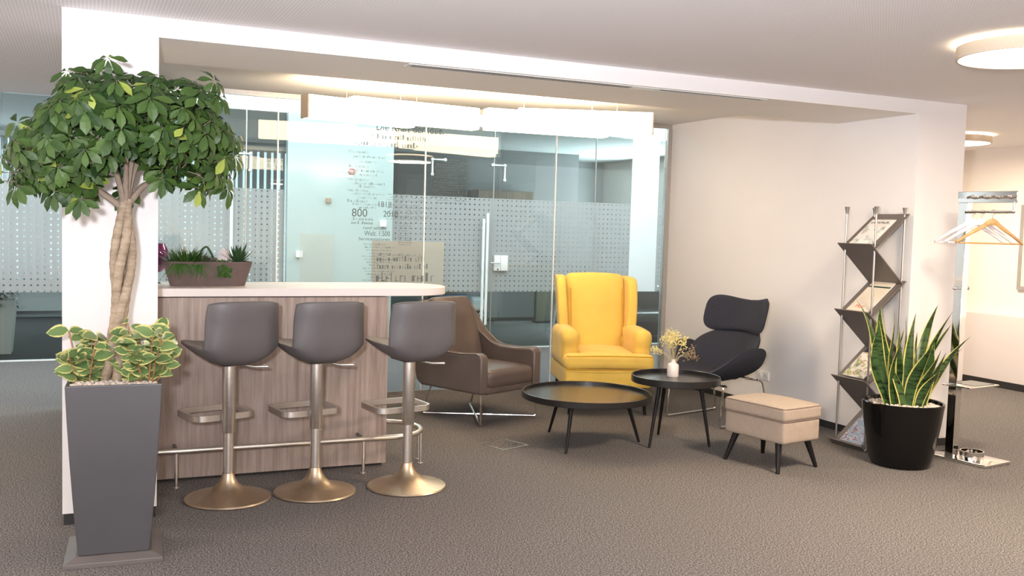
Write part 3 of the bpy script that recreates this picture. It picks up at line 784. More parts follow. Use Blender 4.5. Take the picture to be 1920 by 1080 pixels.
for i in range(170):
    q = random.random(); mb.leaf((.075+random.uniform(-.04, .04), -.06-.05*min(1, q*2.4), .165-.10*q), (random.uniform(-1, 1), -.6, random.uniform(-.8, .5)), (0, -1, .4), .018, .012, .3, 2)
mb.build('trailing_plant', M_grass, t)
mb = MB(); mb.add([(.05, 0, .13), (.155, 0, .125), (.12, -.03, .13), (.135, .01, .21), (.10, .0, .245), (.07, -.005, .225), (.10, .03, .15)], [(0, 2, 4, 5), (2, 1, 3, 4), (1, 6, 4, 3), (6, 0, 5, 4), (0, 6, 1, 2)])
mb.build('stone', M_stone, t, smooth=0, bevel=.004)
mb = MB(); mb.tube(smoothpath([(-.04, 0, .13), (-.045, 0, .21), (-.01, -.005, .245), (.02, -.01, .20), (.03, -.02, .17)], 5), [.007]*20+[.005], 7); mb.build('curled_stem', M_aloe, t)
t = thing('vase', 'magenta glass goblet vase on the bar behind the portal post', 'vase', (.505, 1.17, 1.178))
MB().lathe([(0, 0), (.045, 0), (.045, .006), (.012, .02), (.010, .05), (.03, .07)], n=32).build('foot', M_dark, t)
MB().lathe([(.0, .065), (.05, .075), (.085, .12), (.095, .17), (.088, .22), (.074, .255), (.070, .255), (.084, .22), (.09, .17), (.08, .12), (.045, .085), (0, .08)], n=40).build('cup', M_purple, t)

# ------------------------------------------------------------------ tall planter with the braided umbrella tree
PX, PY = .238, -.492
t = thing('potted_tree', 'tall anthracite planter with braided umbrella tree before the white post', 'plant', (PX, PY, 0), -.05)
mb = MB()
def ring(h, z): return [(-h, -h, z), (h, -h, z), (h, h, z), (-h, h, z)]
mb.add(ring(.2125, 0)+ring(.2125, .022)+ring(.165, .040), [(3, 2, 1, 0), (8, 9, 10, 11)] + [(4*j+i, 4*j+(i+1) % 4, 4*j+4+(i+1) % 4, 4*j+4+i) for j in (0, 1) for i in range(4)])
mb.build('base_plate', M_planter_plate, t, smooth=0, bevel=.002)
mb = MB(); zb, zt = .040, .835
lev = [(.153, zb), (.164, .16), (.176, .32), (.188, .50), (.198, .68), (.205, zt), (.188, zt), (.186, zt-.04)]
vs = sum((ring(h, z) for h, z in lev), [])
mb.add(vs, [(3, 2, 1, 0)] + [(4*j+i, 4*j+(i+1) % 4, 4*j+4+(i+1) % 4, 4*j+4+i) for j in range(len(lev)-1) for i in range(4)] + [tuple(4*(len(lev)-1)+i for i in range(4))])
mb.build('container', M_planter, t, smooth=0, bevel=.004)
def pebbles(parent, test, n, z, r0, r1, heap=0):
    mb = MB()
    for i in range(n):
        x, y = test(); r = random.uniform(r0, r1)
        mb.ball((x, y, z+random.uniform(-.004, .006)+heap*(1-min(1, math.hypot(x, y)/.25))), r, 7, 5, rz=r*.7, ry=r*random.uniform(.7, 1), rot=RZ(random.uniform(0, 3)))
    o = mb.build('pebbles', M_pebble, parent); o['kind'] = 'stuff'; return o
pebbles(t, lambda: (random.uniform(-.18, .18), random.uniform(-.18, .18)), 420, .824, .009, .015)
# three stems that cross and braid, then the crown branches
mb = MB()
zz = [.80, .90, 1.0, 1.10, 1.18, 1.26, 1.36, 1.45, 1.54, 1.62, 1.68]
cx = [-.01, -.005, .0, .012, .02, .026, .03, .034, .036, .038, .04]
rad = [.045, .032, .022, .016, .019, .031, .038, .036, .028, .016, .012]
for k in range(4):
    pts = []; 
    for i, z in enumerate(zz):
        a = k*PI/2 + i*.42 + .3
        pts.append((cx[i]+rad[i]*math.cos(a), rad[i]*math.sin(a)*.9, z))
    p2 = smoothpath(pts, 5); mb.tube(p2, [.0245 - .005*i/len(p2) + .0012*math.sin(i*2.1) for i in range(len(p2))], 12)
mb.build('trunk', M_bark, t)
CZ = 1.98
ends = []
mb = MB()
top = Vector((.04, 0, 1.66))
random.seed(5)
for i in range(12):
    a = i*2.4; rr = .12+.33*((i % 5)/4); zt_ = 1.78+.40*(1-(rr/.52)**2)*random.uniform(.6, 1)
    e = Vector((.03+rr*1.08*math.cos(a), rr*.8*math.sin(a), zt_)); m = top.lerp(e, .5) + Vector((random.uniform(-.03, .03), random.uniform(-.03, .03), .03-.05*(rr > .3)))
    p2 = smoothpath([top - Vector((0, 0, .03)), top.lerp(m, .5)+Vector((0, 0, .02)), m, e], 5)
    mb.tube(p2, [.0165*(1-.72*k/len(p2)) for k in range(len(p2))], 8); ends.append((m, e))
mb.build('branch', M_twig, t)
mb = MB(); ms = MB()
def palm(c, axis, L, n=7, droop=.45):
    axis = axis.normalized(); s1 = axis.orthogonal().normalized(); s2 = axis.cross(s1); ph = random.uniform(0, 6)
    for k in range(n):
        a = ph + 2*PI*k/n; d = s1*math.cos(a) + s2*math.sin(a) + axis*random.uniform(-.2, .15) - Vector((0, 0, random.uniform(.3, 1)*droop))
        l = L*random.uniform(.8, 1.12)
        mb.leaf(Vector(c)+d*.010, d, axis, l, l*.47, random.uniform(.15, .5), 4, fold=.12, shape=lambda q: (math.sin(PI*q**1.55)**.7) if 0 < q < 1 else 0)
def lerp(tab, x):
    for (x0, y0), (x1, y1) in zip(tab, tab[1:]):
        if x <= x1: return y0 + (y1-y0)*max(0, (x-x0)/(x1-x0))
    return tab[-1][1]
ZTOP = [(-.50, 1.80), (-.42, 1.93), (-.30, 2.08), (-.25, 2.17), (-.17, 2.275), (0, 2.27), (.26, 2.265), (.42, 2.22), (.46, 2.14), (.53, 1.95), (.56, 1.82)]
ZBOT = [(-.50, 1.74), (-.31, 1.72), (-.14, 1.70), (-.06, 1.78), (.02, 1.86), (.14, 1.84), (.22, 1.78), (.40, 1.77), (.56, 1.82)]
cnt = 0; tries = 0
while cnt < 400 and tries < 9000:
    tries += 1
    x, y, z = random.uniform(-.50, .54), random.uniform(-.44, .38), random.uniform(1.68, 2.28)
    cx_ = .02; dx, dy = (x-cx_)/.54, y/.43
    r2 = math.hypot(dx, dy)
    if r2 > 1: continue
    k = 1 - .5*dy*dy; zt_, zb_ = lerp(ZTOP, x), lerp(ZBOT, x)
    zm = (zt_+zb_)/2; zt_ = zm + (zt_-zm)*k; zb_ = zm + (zb_-zm)*k
    if z > zt_ or z < zb_: continue
    e = min((zt_-z)/.16, (z-zb_)/.16, (1-r2)/.22)
    if e > random.uniform(.2, 1.6): continue
    ax = Vector((dx*.9, dy*.9-.25, .55+1.0*(z-1.9)/.4)) + Vector((random.uniform(-.4, .4), random.uniform(-.4, .4), random.uniform(-.2, .2)))
    palm((x, y, z), ax, random.uniform(.060, .090), random.choice((6, 7, 7, 8)), .5 if z < 2.1 else .3); cnt += 1
    q = Vector((x*.8+.007, y*.8, z-.06 if z > 1.8 else z+.03)); ms.tube([q, ((x+q.x)/2, (y+q.y)/2, (z+q.z)/2+.005), (x, y, z)], .0016, 4, cap=False)
# sprays that break the outline
for x, y, z in ((-.57, -.05, 1.78), (-.52, -.1, 1.74), (.43, -.1, 2.25), (.46, -.15, 2.17), (.53, -.1, 1.90), (.50, -.05, 1.75), (-.40, -.15, 1.72), (.36, -.2, 1.74), (-.03, -.2, 2.30), (-.25, -.2, 1.70), (-.14, -.25, 1.67), (.20, -.2, 1.78), (.53, -.12, 1.99), (-.40, -.1, 2.0), (-.20, -.1, 2.24), (.18, -.1, 2.25), (.05, .05, 1.72)):
    palm((x, y, z), Vector((x, -.5, .35)), .082, 7, .6); ms.tube([(x*.7, y*.7, z), (x, y, z)], .0018, 4, cap=False)
mb.build('foliage', M_schef, t, smooth=0)
ms.build('petiole', M_twig, t)['kind'] = 'stuff'
random.seed(21)
def shrub(cx_, cy_, w, d, h, n):
    mb = MB(); st = MB()
    for i in range(n):
        a = random.uniform(0, 2*PI); rr = math.sqrt(random.random())
        bx_, by = cx_+w*.35*rr*math.cos(a), cy_+d*.35*rr*math.sin(a)
        e = Vector((cx_+w*rr*math.cos(a), cy_+d*rr*math.sin(a), .82+h*random.uniform(.35, 1)*(1-.35*rr)))
        p = smoothpath([(bx_, by, .80), ((bx_+e.x)/2, (by+e.y)/2, .8+(e.z-.8)*.6), e], 4); st.tube(p, .0045, 6)
        for k in range(len(p)-1, 0, -2):
            for q in range(2):
                b = random.uniform(0, 2*PI); dd = Vector((math.cos(b), math.sin(b)-.3, random.uniform(-.1, .6)))
                L = random.uniform(.068, .105)
                mb.leaf(p[k], dd, (0, -1.1, .8), L, L*.70, random.uniform(-.1, .35), 5, fold=.2)
    return mb, st
for cx_, cy_, w, d, h, n in ((-.135, -.02, .085, .15, .38, 12), (.135, -.06, .125, .14, .38, 16), (.12, .10, .10, .08, .30, 5)):
    mb, st = shrub(cx_, cy_, w, d, h, n); o = mb.build('variegated_shrub', M_pep, t); note(o, 'cream edged green leaves'); st.build('shrub_stem', M_stem, o)

# ------------------------------------------------------------------ brown armchair
t = thing('armchair', 'brown leather armchair on a crossed chrome wire base', 'armchair', (3.145, 2.11, 0), math.radians(25))
prof = [(-.385, .262), (-.385, .545), (-.365, .578), (-.325, .588), (-.15, .572), (.02, .572), (.13, .60), (.22, .68), (.30, .81), (.37, .945), (.41, .965), (.455, .95), (.44, .75), (.40, .45), (.36, .30), (.30, .262)]
pp = [Vector((a, b, 0)) for a, b in prof]
for sx in (-1, 1):
    x0, x1 = (.285*sx, .375*sx)
    if sx < 0: x0, x1 = x1, x0
    mb = MB(); mb.prism(prof, lambda p: (x1 - (.11*sx*max(0, p[1]-.6)/.35), p[0], p[1]), lambda p: (x0 - (.15*sx*max(0, p[1]-.6)/.35), p[0], p[1]))
    mb.build('side_panel', M_leather2, t, bevel=.018, seg=4)
    xo = .376*sx; mb = MB(); mb.tube([(xo - (.11*sx*max(0, b-.6)/.35)-.002*sx, a, b) for a, b in prof[1:12]], .005, 6); mb.build('piping', M_edge_highlight, t)  # pale tube paints the highlight along the leather edge
def backfn(p): return (p.x*(1-.75*max(0, p.z)), p.y - .02*math.cos(p.x*4.5), p.z)
MB().rbox((0, .305, .66), (.58, .13, .66), .05, backfn, RX(math.radians(-15))).build('backrest', M_leather2, t)
def puff(h): return lambda p: (p.x, p.y, p.z + (h*(1-(p.x/.33)**2)*(1-(p.y/.38)**2) if p.z > 0 else 0))
MB().rbox((0, -.06, .37), (.575, .66, .15), .05, puff(.02)).build('seat_cushion', M_leather2, t)
MB().rbox((0, -.02, .285), (.57, .70, .07), .02).build('seat_base', M_leather2, t)
mb = MB()
fl, fr_, bl, br_ = (-.345, -.37, .008), (.345, -.37, .008), (-.30, .36, .008), (.30, .36, .008)
for a, b in ((fl, br_), (fr_, bl)):
    mb.tube(arcpath([(a[0]*.98, a[1]+.02, .27), a, b, (b[0]*.95, b[1]-.1, .27)], .02, 4), .008, 8)
mb.build('wire_base', M_chrome, t)

# ------------------------------------------------------------------ yellow wing chair
t = thing('wing_chair', 'yellow fabric wing chair with black legs before the glass wall', 'armchair', (4.37, 2.21, 0), math.radians(-17))
def yback(p): return (p.x, p.y - .05*(1-(p.x/.3)**2) + .02*(p.z > .33), p.z + .012*math.cos(p.x*5))
MB().rbox((0, .285, .80), (.56, .17, .775), .055, yback, RX(math.radians(-9))).build('backrest', M_yellow, t)
wing = smoothpath([(.43, 1.150, 0), (.33, 1.168, 0), (.20, 1.155, 0), (.14, 1.05, 0), (.095, .88, 0), (.08, .74, 0), (.085, .60, 0), (.12, .46, 0), (.34, .40, 0), (.36, .60, 0), (.40, .90, 0)], 4, True)
for sx in (-1, 1):
    xa, xb = .240*sx, .328*sx
    fl_ = lambda p, x: (x + .035*sx*max(0, (p.y-.7)/.45) + .03*sx*max(0, .3-p.x)/.2*(p.y > .62), p.x, p.y)
    mb = MB(); pw = wing if sx > 0 else wing[::-1]
    mb.prism(pw, lambda p: fl_(p, xa), lambda p: fl_(p, xb)); wg = mb.build('wing', M_yellow, t, bevel=.032, seg=5, weld=True, smooth=50)
    def armfn(p): return (p.x*(1 + .10*max(0, p.z)/.16), p.y - .02*(p.z > .05), p.z + .018*math.cos(p.y*4))
    MB().rbox((.325*sx, -.03, .545), (.155, .62, .355), .072, armfn).build('armrest', M_yellow, t)
    mb = MB(); mb.tube(smoothpath([(.243*sx, .205, 1.06), (.241*sx, .185, .95), (.240*sx, .155, .80), (.240*sx, .12, .60)], 5), .0035, 5); 
    mb.build('seam', M_yellow_seam, wg)
MB().rbox((0, -.02, .458), (.515, .66, .135), .045, puff(.025)).build('seat_cushion', M_yellow, t)
MB().rbox((0, -.395, .458), (.80, .15, .135), .05, lambda p: (p.x, p.y-.012*(1-(p.x/.4)**2), p.z+.012*(1-(p.x/.4)**2))).build('cushion_front', M_yellow, t)
MB().tube(smoothpath([(-.385, -.467, .513), (-.2, -.480, .518), (0, -.486, .521), (.2, -.480, .518), (.385, -.467, .513)], 5), .004, 6).tube(smoothpath([(-.385, -.467, .402), (0, -.486, .402), (.385, -.467, .402)], 6), .004, 6).build('piping', M_yellow_seam, t)
MB().rbox((0, -.03, .315), (.765, .80, .17), .03).build('seat_base', M_yellow, t)
for sx in (-1, 1):
    for sy, in ((-1,), (1,)):
        MB().cyl((.335*sx, -.05+.36*sy, 0), (.315*sx, -.05+.34*sy, .24), .014, .026, 12).build('leg', M_blackwood, t)

# ------------------------------------------------------------------ dark lounge chair
t = thing('lounge_chair', 'charcoal shell lounge chair with lobed back on chrome sled legs', 'armchair', (5.10, 1.39, 0), math.radians(-75))
def pad(mb, M, outline, T, nr=10, na=56):
    def pt(r, a, sg):
        u, v = outline(a); u *= r; v *= r
        p = Vector(M(u, v)); e = .01; nn = (Vector(M(u+e, v))-p).cross(Vector(M(u, v+e))-p).normalized()
        return p + nn*(sg*T*(max(0, 1-r**6))**.5)
    for sg in (1, -1):
        vs = [pt(0, 0, sg)]
        for i in range(1, nr+1):
            for k in range(na): vs.append(pt((i/nr)**.8, 2*PI*k/na, sg))
        fs = []
        for k in range(na): fs.append((0, 1+k, 1+(k+1) % na))
        for i in range(nr-1):
            for k in range(na): fs.append((1+i*na+k, 1+(i+1)*na+k, 1+(i+1)*na+(k+1) % na, 1+i*na+(k+1) % na))
        mb.add(vs, fs if sg > 0 else [f[::-1] for f in fs])
    return mb
def sup(a, e): c, s_ = math.cos(a), math.sin(a); return math.copysign(abs(c)**e, c), math.copysign(abs(s_)**e, s_)
def Mhead(u, v):  # leans back, ends sweep forward
    return (.325*u, .335+.065*v - .17*u*u, .885+.135*v + .08*u*u*(v+.3))
pad(MB(), Mhead, lambda a: sup(a, .62), .032).build('headrest', M_navy, t, weld=True, smooth=70)
def Mback(u, v): return (.34*u*(1-.10*max(0, -v)), .185+.135*v+ .03*v*v - .20*u*u, .56+.215*v)
def o_back(a):
    c, s_ = sup(a, .72); return c*(1 - .18*max(0, -s_)), s_
pad(MB(), Mback, o_back, .036).build('backrest', M_navy, t, weld=True, smooth=70)
def Mseat(u, v): return (.39*math.sin(1.25*u)/math.sin(1.25), -.06 + .30*v + .05*u*u, .372 + .03*(-v) + .285*(1-math.cos(1.5*u))/(1-math.cos(1.5)) + .05*max(0, v))
def o_seat(a):
    c, s_ = sup(a, .80); return c*(1-.05*max(0, s_)), s_
pad(MB(), Mseat, o_seat, .036).build('seat', M_navy, t, weld=True, smooth=70)
mb = MB()
for sx in (-1, 1):
    mb.tube(arcpath([(.22*sx, -.20, .335), (.285*sx, -.30, .34), (.29*sx, -.335, .012), (.29*sx, .33, .012), (.27*sx, .24, .35), (.18*sx, .12, .37)], .03, 5), .0085, 10)
mb.tube([(-.27, -.23, .335), (.27, -.23, .335)], .008).tube([(-.26, .20, .36), (.26, .20, .36)], .008)
mb.build('sled_base', M_chrome, t)

# ------------------------------------------------------------------ ottoman
t = thing('ottoman', 'beige fabric footstool with piped cushion and black legs', 'footstool', (4.50, -.045, 0), math.radians(11))
OX, OY = .38, .525
MB().rbox((0, 0, .275), (OX, OY, .155), .02).build('body', M_beige, t)
MB().rbox((0, 0, .398), (OX+.012, OY+.012, .095), .022, lambda p: (p.x, p.y, p.z + (.028*(1-(p.x/.21)**2)*(1-(p.y/.28)**2) if p.z > 0 else 0))).build('cushion', M_beige, t)
def loop(x, y, z, r=.03): return [p for p in arcpath([(0, -y, z), (x, -y, z), (x, y, z), (-x, y, z), (-x, -y, z), (0, -y, z)], r, 4)][:-1]
MB().tube(loop(OX/2+.004, OY/2+.004, .438), .0035, 6, True).tube(loop(OX/2+.002, OY/2+.002, .352), .0035, 6, True).build('piping', M_beige_seam, t)
for sx in (-1, 1):
    for sy in (-1, 1):
        MB().cyl((.20*sx, .235*sy, 0), (.145*sx, .185*sy, .205), .013, .024, 14).build('leg', M_blackwood, t)

# ------------------------------------------------------------------ tray tables
def tray_table(label, x, y, R, z0, z1, tips, rt):
    t = thing('tray_table', label, 'table', (x, y, 0), 0, 'round tray tables')
    note(MB().lathe([(0, z0+.008), (R-.012, z0+.008), (R-.012, z0+.022), (0, z0+.022)], n=72).build('tray_surface', M_tray, t), 'matt black tray floor')
    MB().lathe([(R-.014, z0), (R-.003, z0), (R, z0+.003), (R, z1-.003), (R-.003, z1), (R-.009, z1), (R-.012, z1-.003), (R-.014, z0)], n=72).build('rim', M_black, t)
    MB().lathe([(0, z0-.012), (rt+.05, z0-.012), (rt+.05, z0+.008), (0, z0+.008)], n=40).build('underframe', M_blackwood, t)
    for (a, b) in tips:
        d = Vector((a-x, b-y, 0)); e = d.normalized()*rt
        MB().cyl((d.x, d.y, 0), (e.x, e.y, z0-.002), .0095, .0165, 12).build('leg', M_blackwood, t)
    return t
tray_table('wide low black tray table before the yellow wing chair', 3.535, .895, .485, .345, .392, ((3.444, 1.324), (3.238, .629), (3.949, .802)), .31)
tray_table('small taller black tray table carrying the flower vase', 4.19, .70, .335, .468, .52, ((3.919, .61), (4.239, .987), (4.381, .505)), .19)
t = thing('vase', 'white porcelain bottle vase on the small black tray table', 'vase', (4.235, .81, .490))
MB().lathe([(0, 0), (.040, 0), (.044, .006), (.044, .085), (.039, .098), (.021, .108), (.018, .125), (.021, .135), (.017, .135), (.014, .12), (.012, .02), (0, .02)], n=36).build('body', M_vase, t)
t = thing('dried_flowers', 'bunch of dried yellow flowers standing in the white porcelain vase', 'flowers', (4.235, .81, .625))
random.seed(8)
st, fl1, fl2 = MB(), MB(), MB()
for i in range(34):
    brown = i > 26
    a = random.uniform(0, 2*PI); rr = random.uniform(.02, .095); h = random.uniform(.08, .21)
    e = Vector((rr*math.cos(a), rr*math.sin(a), h))
    if brown: e = Vector((.10+random.uniform(-.03, .03), -.10+random.uniform(-.03, .03), random.uniform(.02, .085)))
    elif i < 5: e = Vector((-.10+random.uniform(-.03, .03), .10+random.uniform(-.03, .03), random.uniform(.04, .1)))
    st.tube(smoothpath([(random.uniform(-.006, .006), random.uniform(-.006, .006), -.12), (e.x*.3, e.y*.3, .02), e], 3), .0012, 4)
    for k in range(13):
        p = e + Vector((random.gauss(0, .016), random.gauss(0, .016), random.gauss(0, .016)))
        (fl2 if brown else fl1).ball(p, random.uniform(.0035, .007), 5, 4)
st.build('stalk', M_stalk, t); note(fl1.build('yellow_blossom', M_flower, t), 'pale yellow dried blossom'); note(fl2.build('brown_blossom', M_flower_b, t), 'brown dried blossom')

# ------------------------------------------------------------------ snake plant
t = thing('potted_snake_plant', 'snake plant in a glossy black round pot beside the magazine rack', 'plant', (5.395, -.355, 0))
MB().lathe([(0, 0), (.178, 0), (.195, .008), (.213, .05), (.235, .16), (.258, .31), (.272, .425), (.276, .448), (.270, .455), (.260, .452), (.255, .43), (.25, .415), (0, .415)], n=64).build('pot', M_pot, t)
random.seed(4)
def disc():
    a = random.uniform(0, 2*PI); r = .245*math.sqrt(random.random()); return r*math.cos(a), r*math.sin(a)
pebbles(t, disc, 620, .422, .008, .013, .015)
mb = MB()
def swl(x, y, lean, az, L, w, tw):
    d0 = Vector((math.cos(az)*math.sin(lean), math.sin(az)*math.sin(lean), math.cos(lean)))
    vs = []; uvs = []; n = 14; p = Vector((x, y, .40)); d = d0.copy()
    for i in range(n+1):
        q = i/n
        ww = w*(min(1, .62+.9*q) if q < .5 else max(0.0, 1-((q-.5)/.5)**2.0))*.5 + .0005
        an = tw + 1.3*(q-.3); side = Vector((math.cos(an), math.sin(an), 0)); side = (side-d*side.dot(d)).normalized(); nr = d.cross(side)
        for u in (-1, -.5, 0, .5, 1): vs.append(p + side*(u*ww) + nr*(.30*ww*u*u)); uvs.append((u*.5+.5, q))
        d = (d + Vector((math.cos(az), math.sin(az), 0))*(.030*lean*3) + Vector((.05*math.sin(5*q+az*2+L*9), .05*math.cos(4.5*q+az+L*7), 0))).normalized(); p = p + d*(L/n)
    mb.add(vs, [(i*5+k, i*5+k+1, i*5+k+6, i*5+k+5) for i in range(n) for k in range(4)], uvs)
cr_az = math.atan2(cr.y, cr.x)
spec = [(-.10, .02, .36, PI, .84, .066, .2), (-.05, -.03, .20, PI, .74, .07, .5), (.02, .0, .08, 0, .70, .085, .0), (.05, .02, .16, 0, .80, .08, -.3), (.08, .03, .24, 0, .82, .085, .3),
        (.10, -.04, .42, 0, .66, .07, .1), (.10, 0, .50, .2, .60, .07, .4), (-.02, .06, .10, 2.2, .74, .08, -.6), (-.08, -.06, .13, -2.6, .60, .085, .6), (.0, -.09, .10, -1.8, .52, .09, -.3),
        (.05, -.08, .12, -1.0, .50, .09, .2), (-.06, .04, .05, 2, .64, .085, .9), (.04, .07, .1, 1, .68, .08, .5), (-.11, -.02, .08, PI, .56, .085, -.4), (.0, .03, .02, 0, .60, .09, .2), (.08, -.01, .05, 0, .56, .09, .7),
        (.12, -.03, .18, -.3, .46, .075, 0), (-.12, -.03, .12, PI+.3, .46, .07, .3), (.02, -.06, .04, -1.5, .46, .09, .1), (.06, -.11, .14, -.8, .34, .075, -.1), (-.03, -.10, .06, PI, .40, .08, .3), (.11, -.06, .12, 0, .50, .085, -.5), (-.09, .0, .18, PI, .66, .08, -.8), (.09, .05, .30, .1, .70, .075, .9)]
for x, y, ln, az, L, w, tw in spec:
    wx = cr.x*x*.95 + cf.x*y; wy = cr.y*x*.95 + cf.y*y
    swl(wx, wy, ln, cr_az + az, L, w, cr_az + tw)
mb.build('leaf_cluster', M_snake, t, smooth=60)

# ------------------------------------------------------------------ magazine rack
RX0, RX1, RY0, RY1 = 5.44, 5.72, .33, .03
t = thing('magazine_rack', 'zigzag metal magazine rack on four steel rods by the white wall', 'rack', (0, 0, 0))
for x in (RX0, RX1):
    for y in (RY0, RY1):
        MB().cyl((x, y, .0), (x, y, 1.79), .0075, n=10).lathe([(0, 1.775), (.009, 1.775), (.013, 1.80), (.020, 1.83), (.0, 1.83)], (x, y, 0), 20).lathe([(0, 0), (.014, 0), (.014, .012), (0, .012)], (x, y, 0), 16).build('rod', M_steel, t)
xf, xb = 5.405, 5.745
ZF, ZB = [1.53, 1.025, .515, .012], [1.782, 1.278, .775, .27]
y0, y1 = .005, .355
def sheet(mb, p, q, th=.006):
    p, q = Vector(p), Vector(q); d = (q-p).normalized(); n = Vector((-d.z, 0, d.x))*th/2
    poly = [p+n, p-n, q-n, q+n]; mb.prism(poly, lambda a: (a.x, y0, a.z), lambda a: (a.x, y1, a.z))
for i in range(4):
    mb = MB(); sheet(mb, (xb, 0, ZB[i]), (xf+.018, 0, ZF[i]-.012)); mb.build('shelf', M_shelf, t, smooth=0)
    if i < 3:
        mb = MB(); sheet(mb, (xf-.022, 0, ZF[i]+.022), (xb-.03, 0, ZB[i+1]-.022)); mb.build('brace_sheet', M_shelf, t, smooth=0)
    else:
        mb = MB(); sheet(mb, (xf-.016, 0, ZF[i]+.03), (xf+.02, 0, ZF[i]-.008)); mb.build('front_lip', M_shelf, t, smooth=0)
def magazine(i, lift, yc, w, h, th, mat, label, start=.035, extra=None):
    """lies on sloping shelf i, lift above its face"""
    p = Vector((xf+.018, 0, ZF[i]-.012)); q = Vector((xb, 0, ZB[i])); d = (q-p).normalized(); n = Vector((-d.z, 0, d.x))
    r = bpy.data.objects.new('magazine', None); COL.objects.link(r); tag(r, label, 'magazine', 'magazines on the rack')
    c = p + d*start + n*(.004+lift)
    # local x along the rack width (towards the viewer), local y up the slope, local z off the face
    r.matrix_world = Matrix(((0, d.x, n.x, c.x), (-1, 0, 0, yc), (0, d.z, n.z, c.z), (0, 0, 0, 1)))
    MB().bx(-w/2, w/2, 0, h, 0, th*.92).build('pages', M_paper, r, smooth=0)
    MB().bx(-w/2-.001, w/2+.001, -.001, h, th*.92, th).build('cover', mat, r, smooth=0)
    if extra: extra(r, w, h, th)
    return r
def masthead(r, w, h, th, mat=M_ink, k=.84, x0=-.4, x1=.42, hh=.024, n='masthead'):
    mb = MB(); x = x0*w
    while x < x1*w:
        a = hh*random.choice((.7, .7, 1)); mb.box((x, h*k+a/2, th+.0006), (hh*.22, a, .0006)); mb.box((x+hh*.28, h*k+random.choice((.05, .6))*hh, th+.0006), (hh*.5, hh*.2, .0006)); x += hh*.62
    mb.build(n, mat, r, smooth=0)
random.seed(3)
magazine(0, .000, .175, .215, .30, .008, M_paper, 'white magazine under the pale one on the top rack shelf')
magazine(0, .0085, .185, .21, .29, .006, M_cov1, 'pale magazine with dark masthead on the top rack shelf', extra=lambda r, w, h, th: (MB().bx(-w*.48, w*.48, h*.72, h*.98, th, th+.0004).build('title_field', M_paper, r, smooth=0), masthead(r, w, h, th)))
def herald(r, w, h, th):
    c = bpy.data.curves.new('title', 'FONT'); c.body = 'Pfarr'; c.size = .048; c.extrude = .0002; o = bpy.data.objects.new('title', c); COL.objects.link(o); c.materials.append(M_red); bpy.context.view_layer.update(); m = bpy.data.objects.new('title', bpy.data.meshes.new_from_object(o)); bpy.data.objects.remove(o); o = m; COL.objects.link(o); o.parent = r; o.location = (-.055, h*.10, th+.0008)
    MB().bx(-w*.5, w*.5, h*.80, h*.845, th, th+.0006).build('stripe', M_green, r, smooth=0)
magazine(1, .000, .18, .22, .34, .010, M_cov2, 'cream newsletter with red title on the second rack shelf', extra=herald)
magazine(2, .000, .18, .22, .31, .010, M_navyp, 'navy magazine sticking up behind the food magazine on the rack', start=.085, extra=lambda r, w, h, th: masthead(r, w, h, th, M_paper, .72, -.3, .2, .022))
magazine(2, .011, .18, .215, .26, .010, M_cov3, 'food picture magazine in front on the third rack shelf')
magazine(3, .000, .18, .22, .31, .010, M_paper, 'white paper magazine at the back of the lowest rack shelf')
magazine(3, .011, .175, .215, .28, .008, M_cov4, 'blue picture magazine in front on the lowest rack shelf')

# ------------------------------------------------------------------ coat stand and hangers
CS = Vector((6.005, -.415, 0)); CA = math.radians(8.5)
t = thing('coat_stand', 'chrome coat stand with square post, tray and hook plate', 'coat stand', CS, CA)
MB().rbox((0, 0, .011), (.315, .45, .022), .004, k=2).build('base', M_chrome, t)
MB().bx(-.165, -.10, .02, .085, .02, 1.90).build('post', M_chrome, t, bevel=.003)
mb = MB(); mb.rbox((-.025, 0, .555), (.36, .22, .010), .003, k=2); mb.build('tray', M_chrome, t)
note(MB().bx(-.10, .135, -.085, .085, .5605, .563).build('tray_mat', M_slot, t), 'dark inlay')
MB().lathe([(.075, .022), (.082, .022), (.082, .075), (.075, .075), (.075, .022)], (-.01, -.03, 0), 36).build('umbrella_ring', M_chrome, t)
MB().bx(-.172, -.157, -.345, .09, 1.865, 1.945).build('hook_plate', M_chrome, t, bevel=.003)
MB().bx(-.172, -.10, .02, .09, 1.895, 1.945).build('post_cap', M_chrome, t, bevel=.003)
for i in range(4):
    y = -.01 - i*.088
    MB().tube(arcpath([(-.172, y, 1.905), (-.225, y, 1.90), (-.23, y-.05, 1.908)], .015, 4), .009, 8).ball((-.23, y-.05, 1.908), .012).build('hook', M_chrome, t)
mb = MB(); mb.tube(arcpath([(-.165, -.325, 1.87), (-.165, -.325, 1.80), (-.165, .03, 1.80)], .01, 4), .010, 10); mb.build('hanging_rail', M_chrome, t)
MB().cyl((-.215, .05, 1.255), (-.05, .05, 1.255), .008).ball((-.215, .05, 1.255), .013).ball((-.05, .05, 1.255), .013).build('peg', M_chrome, t)
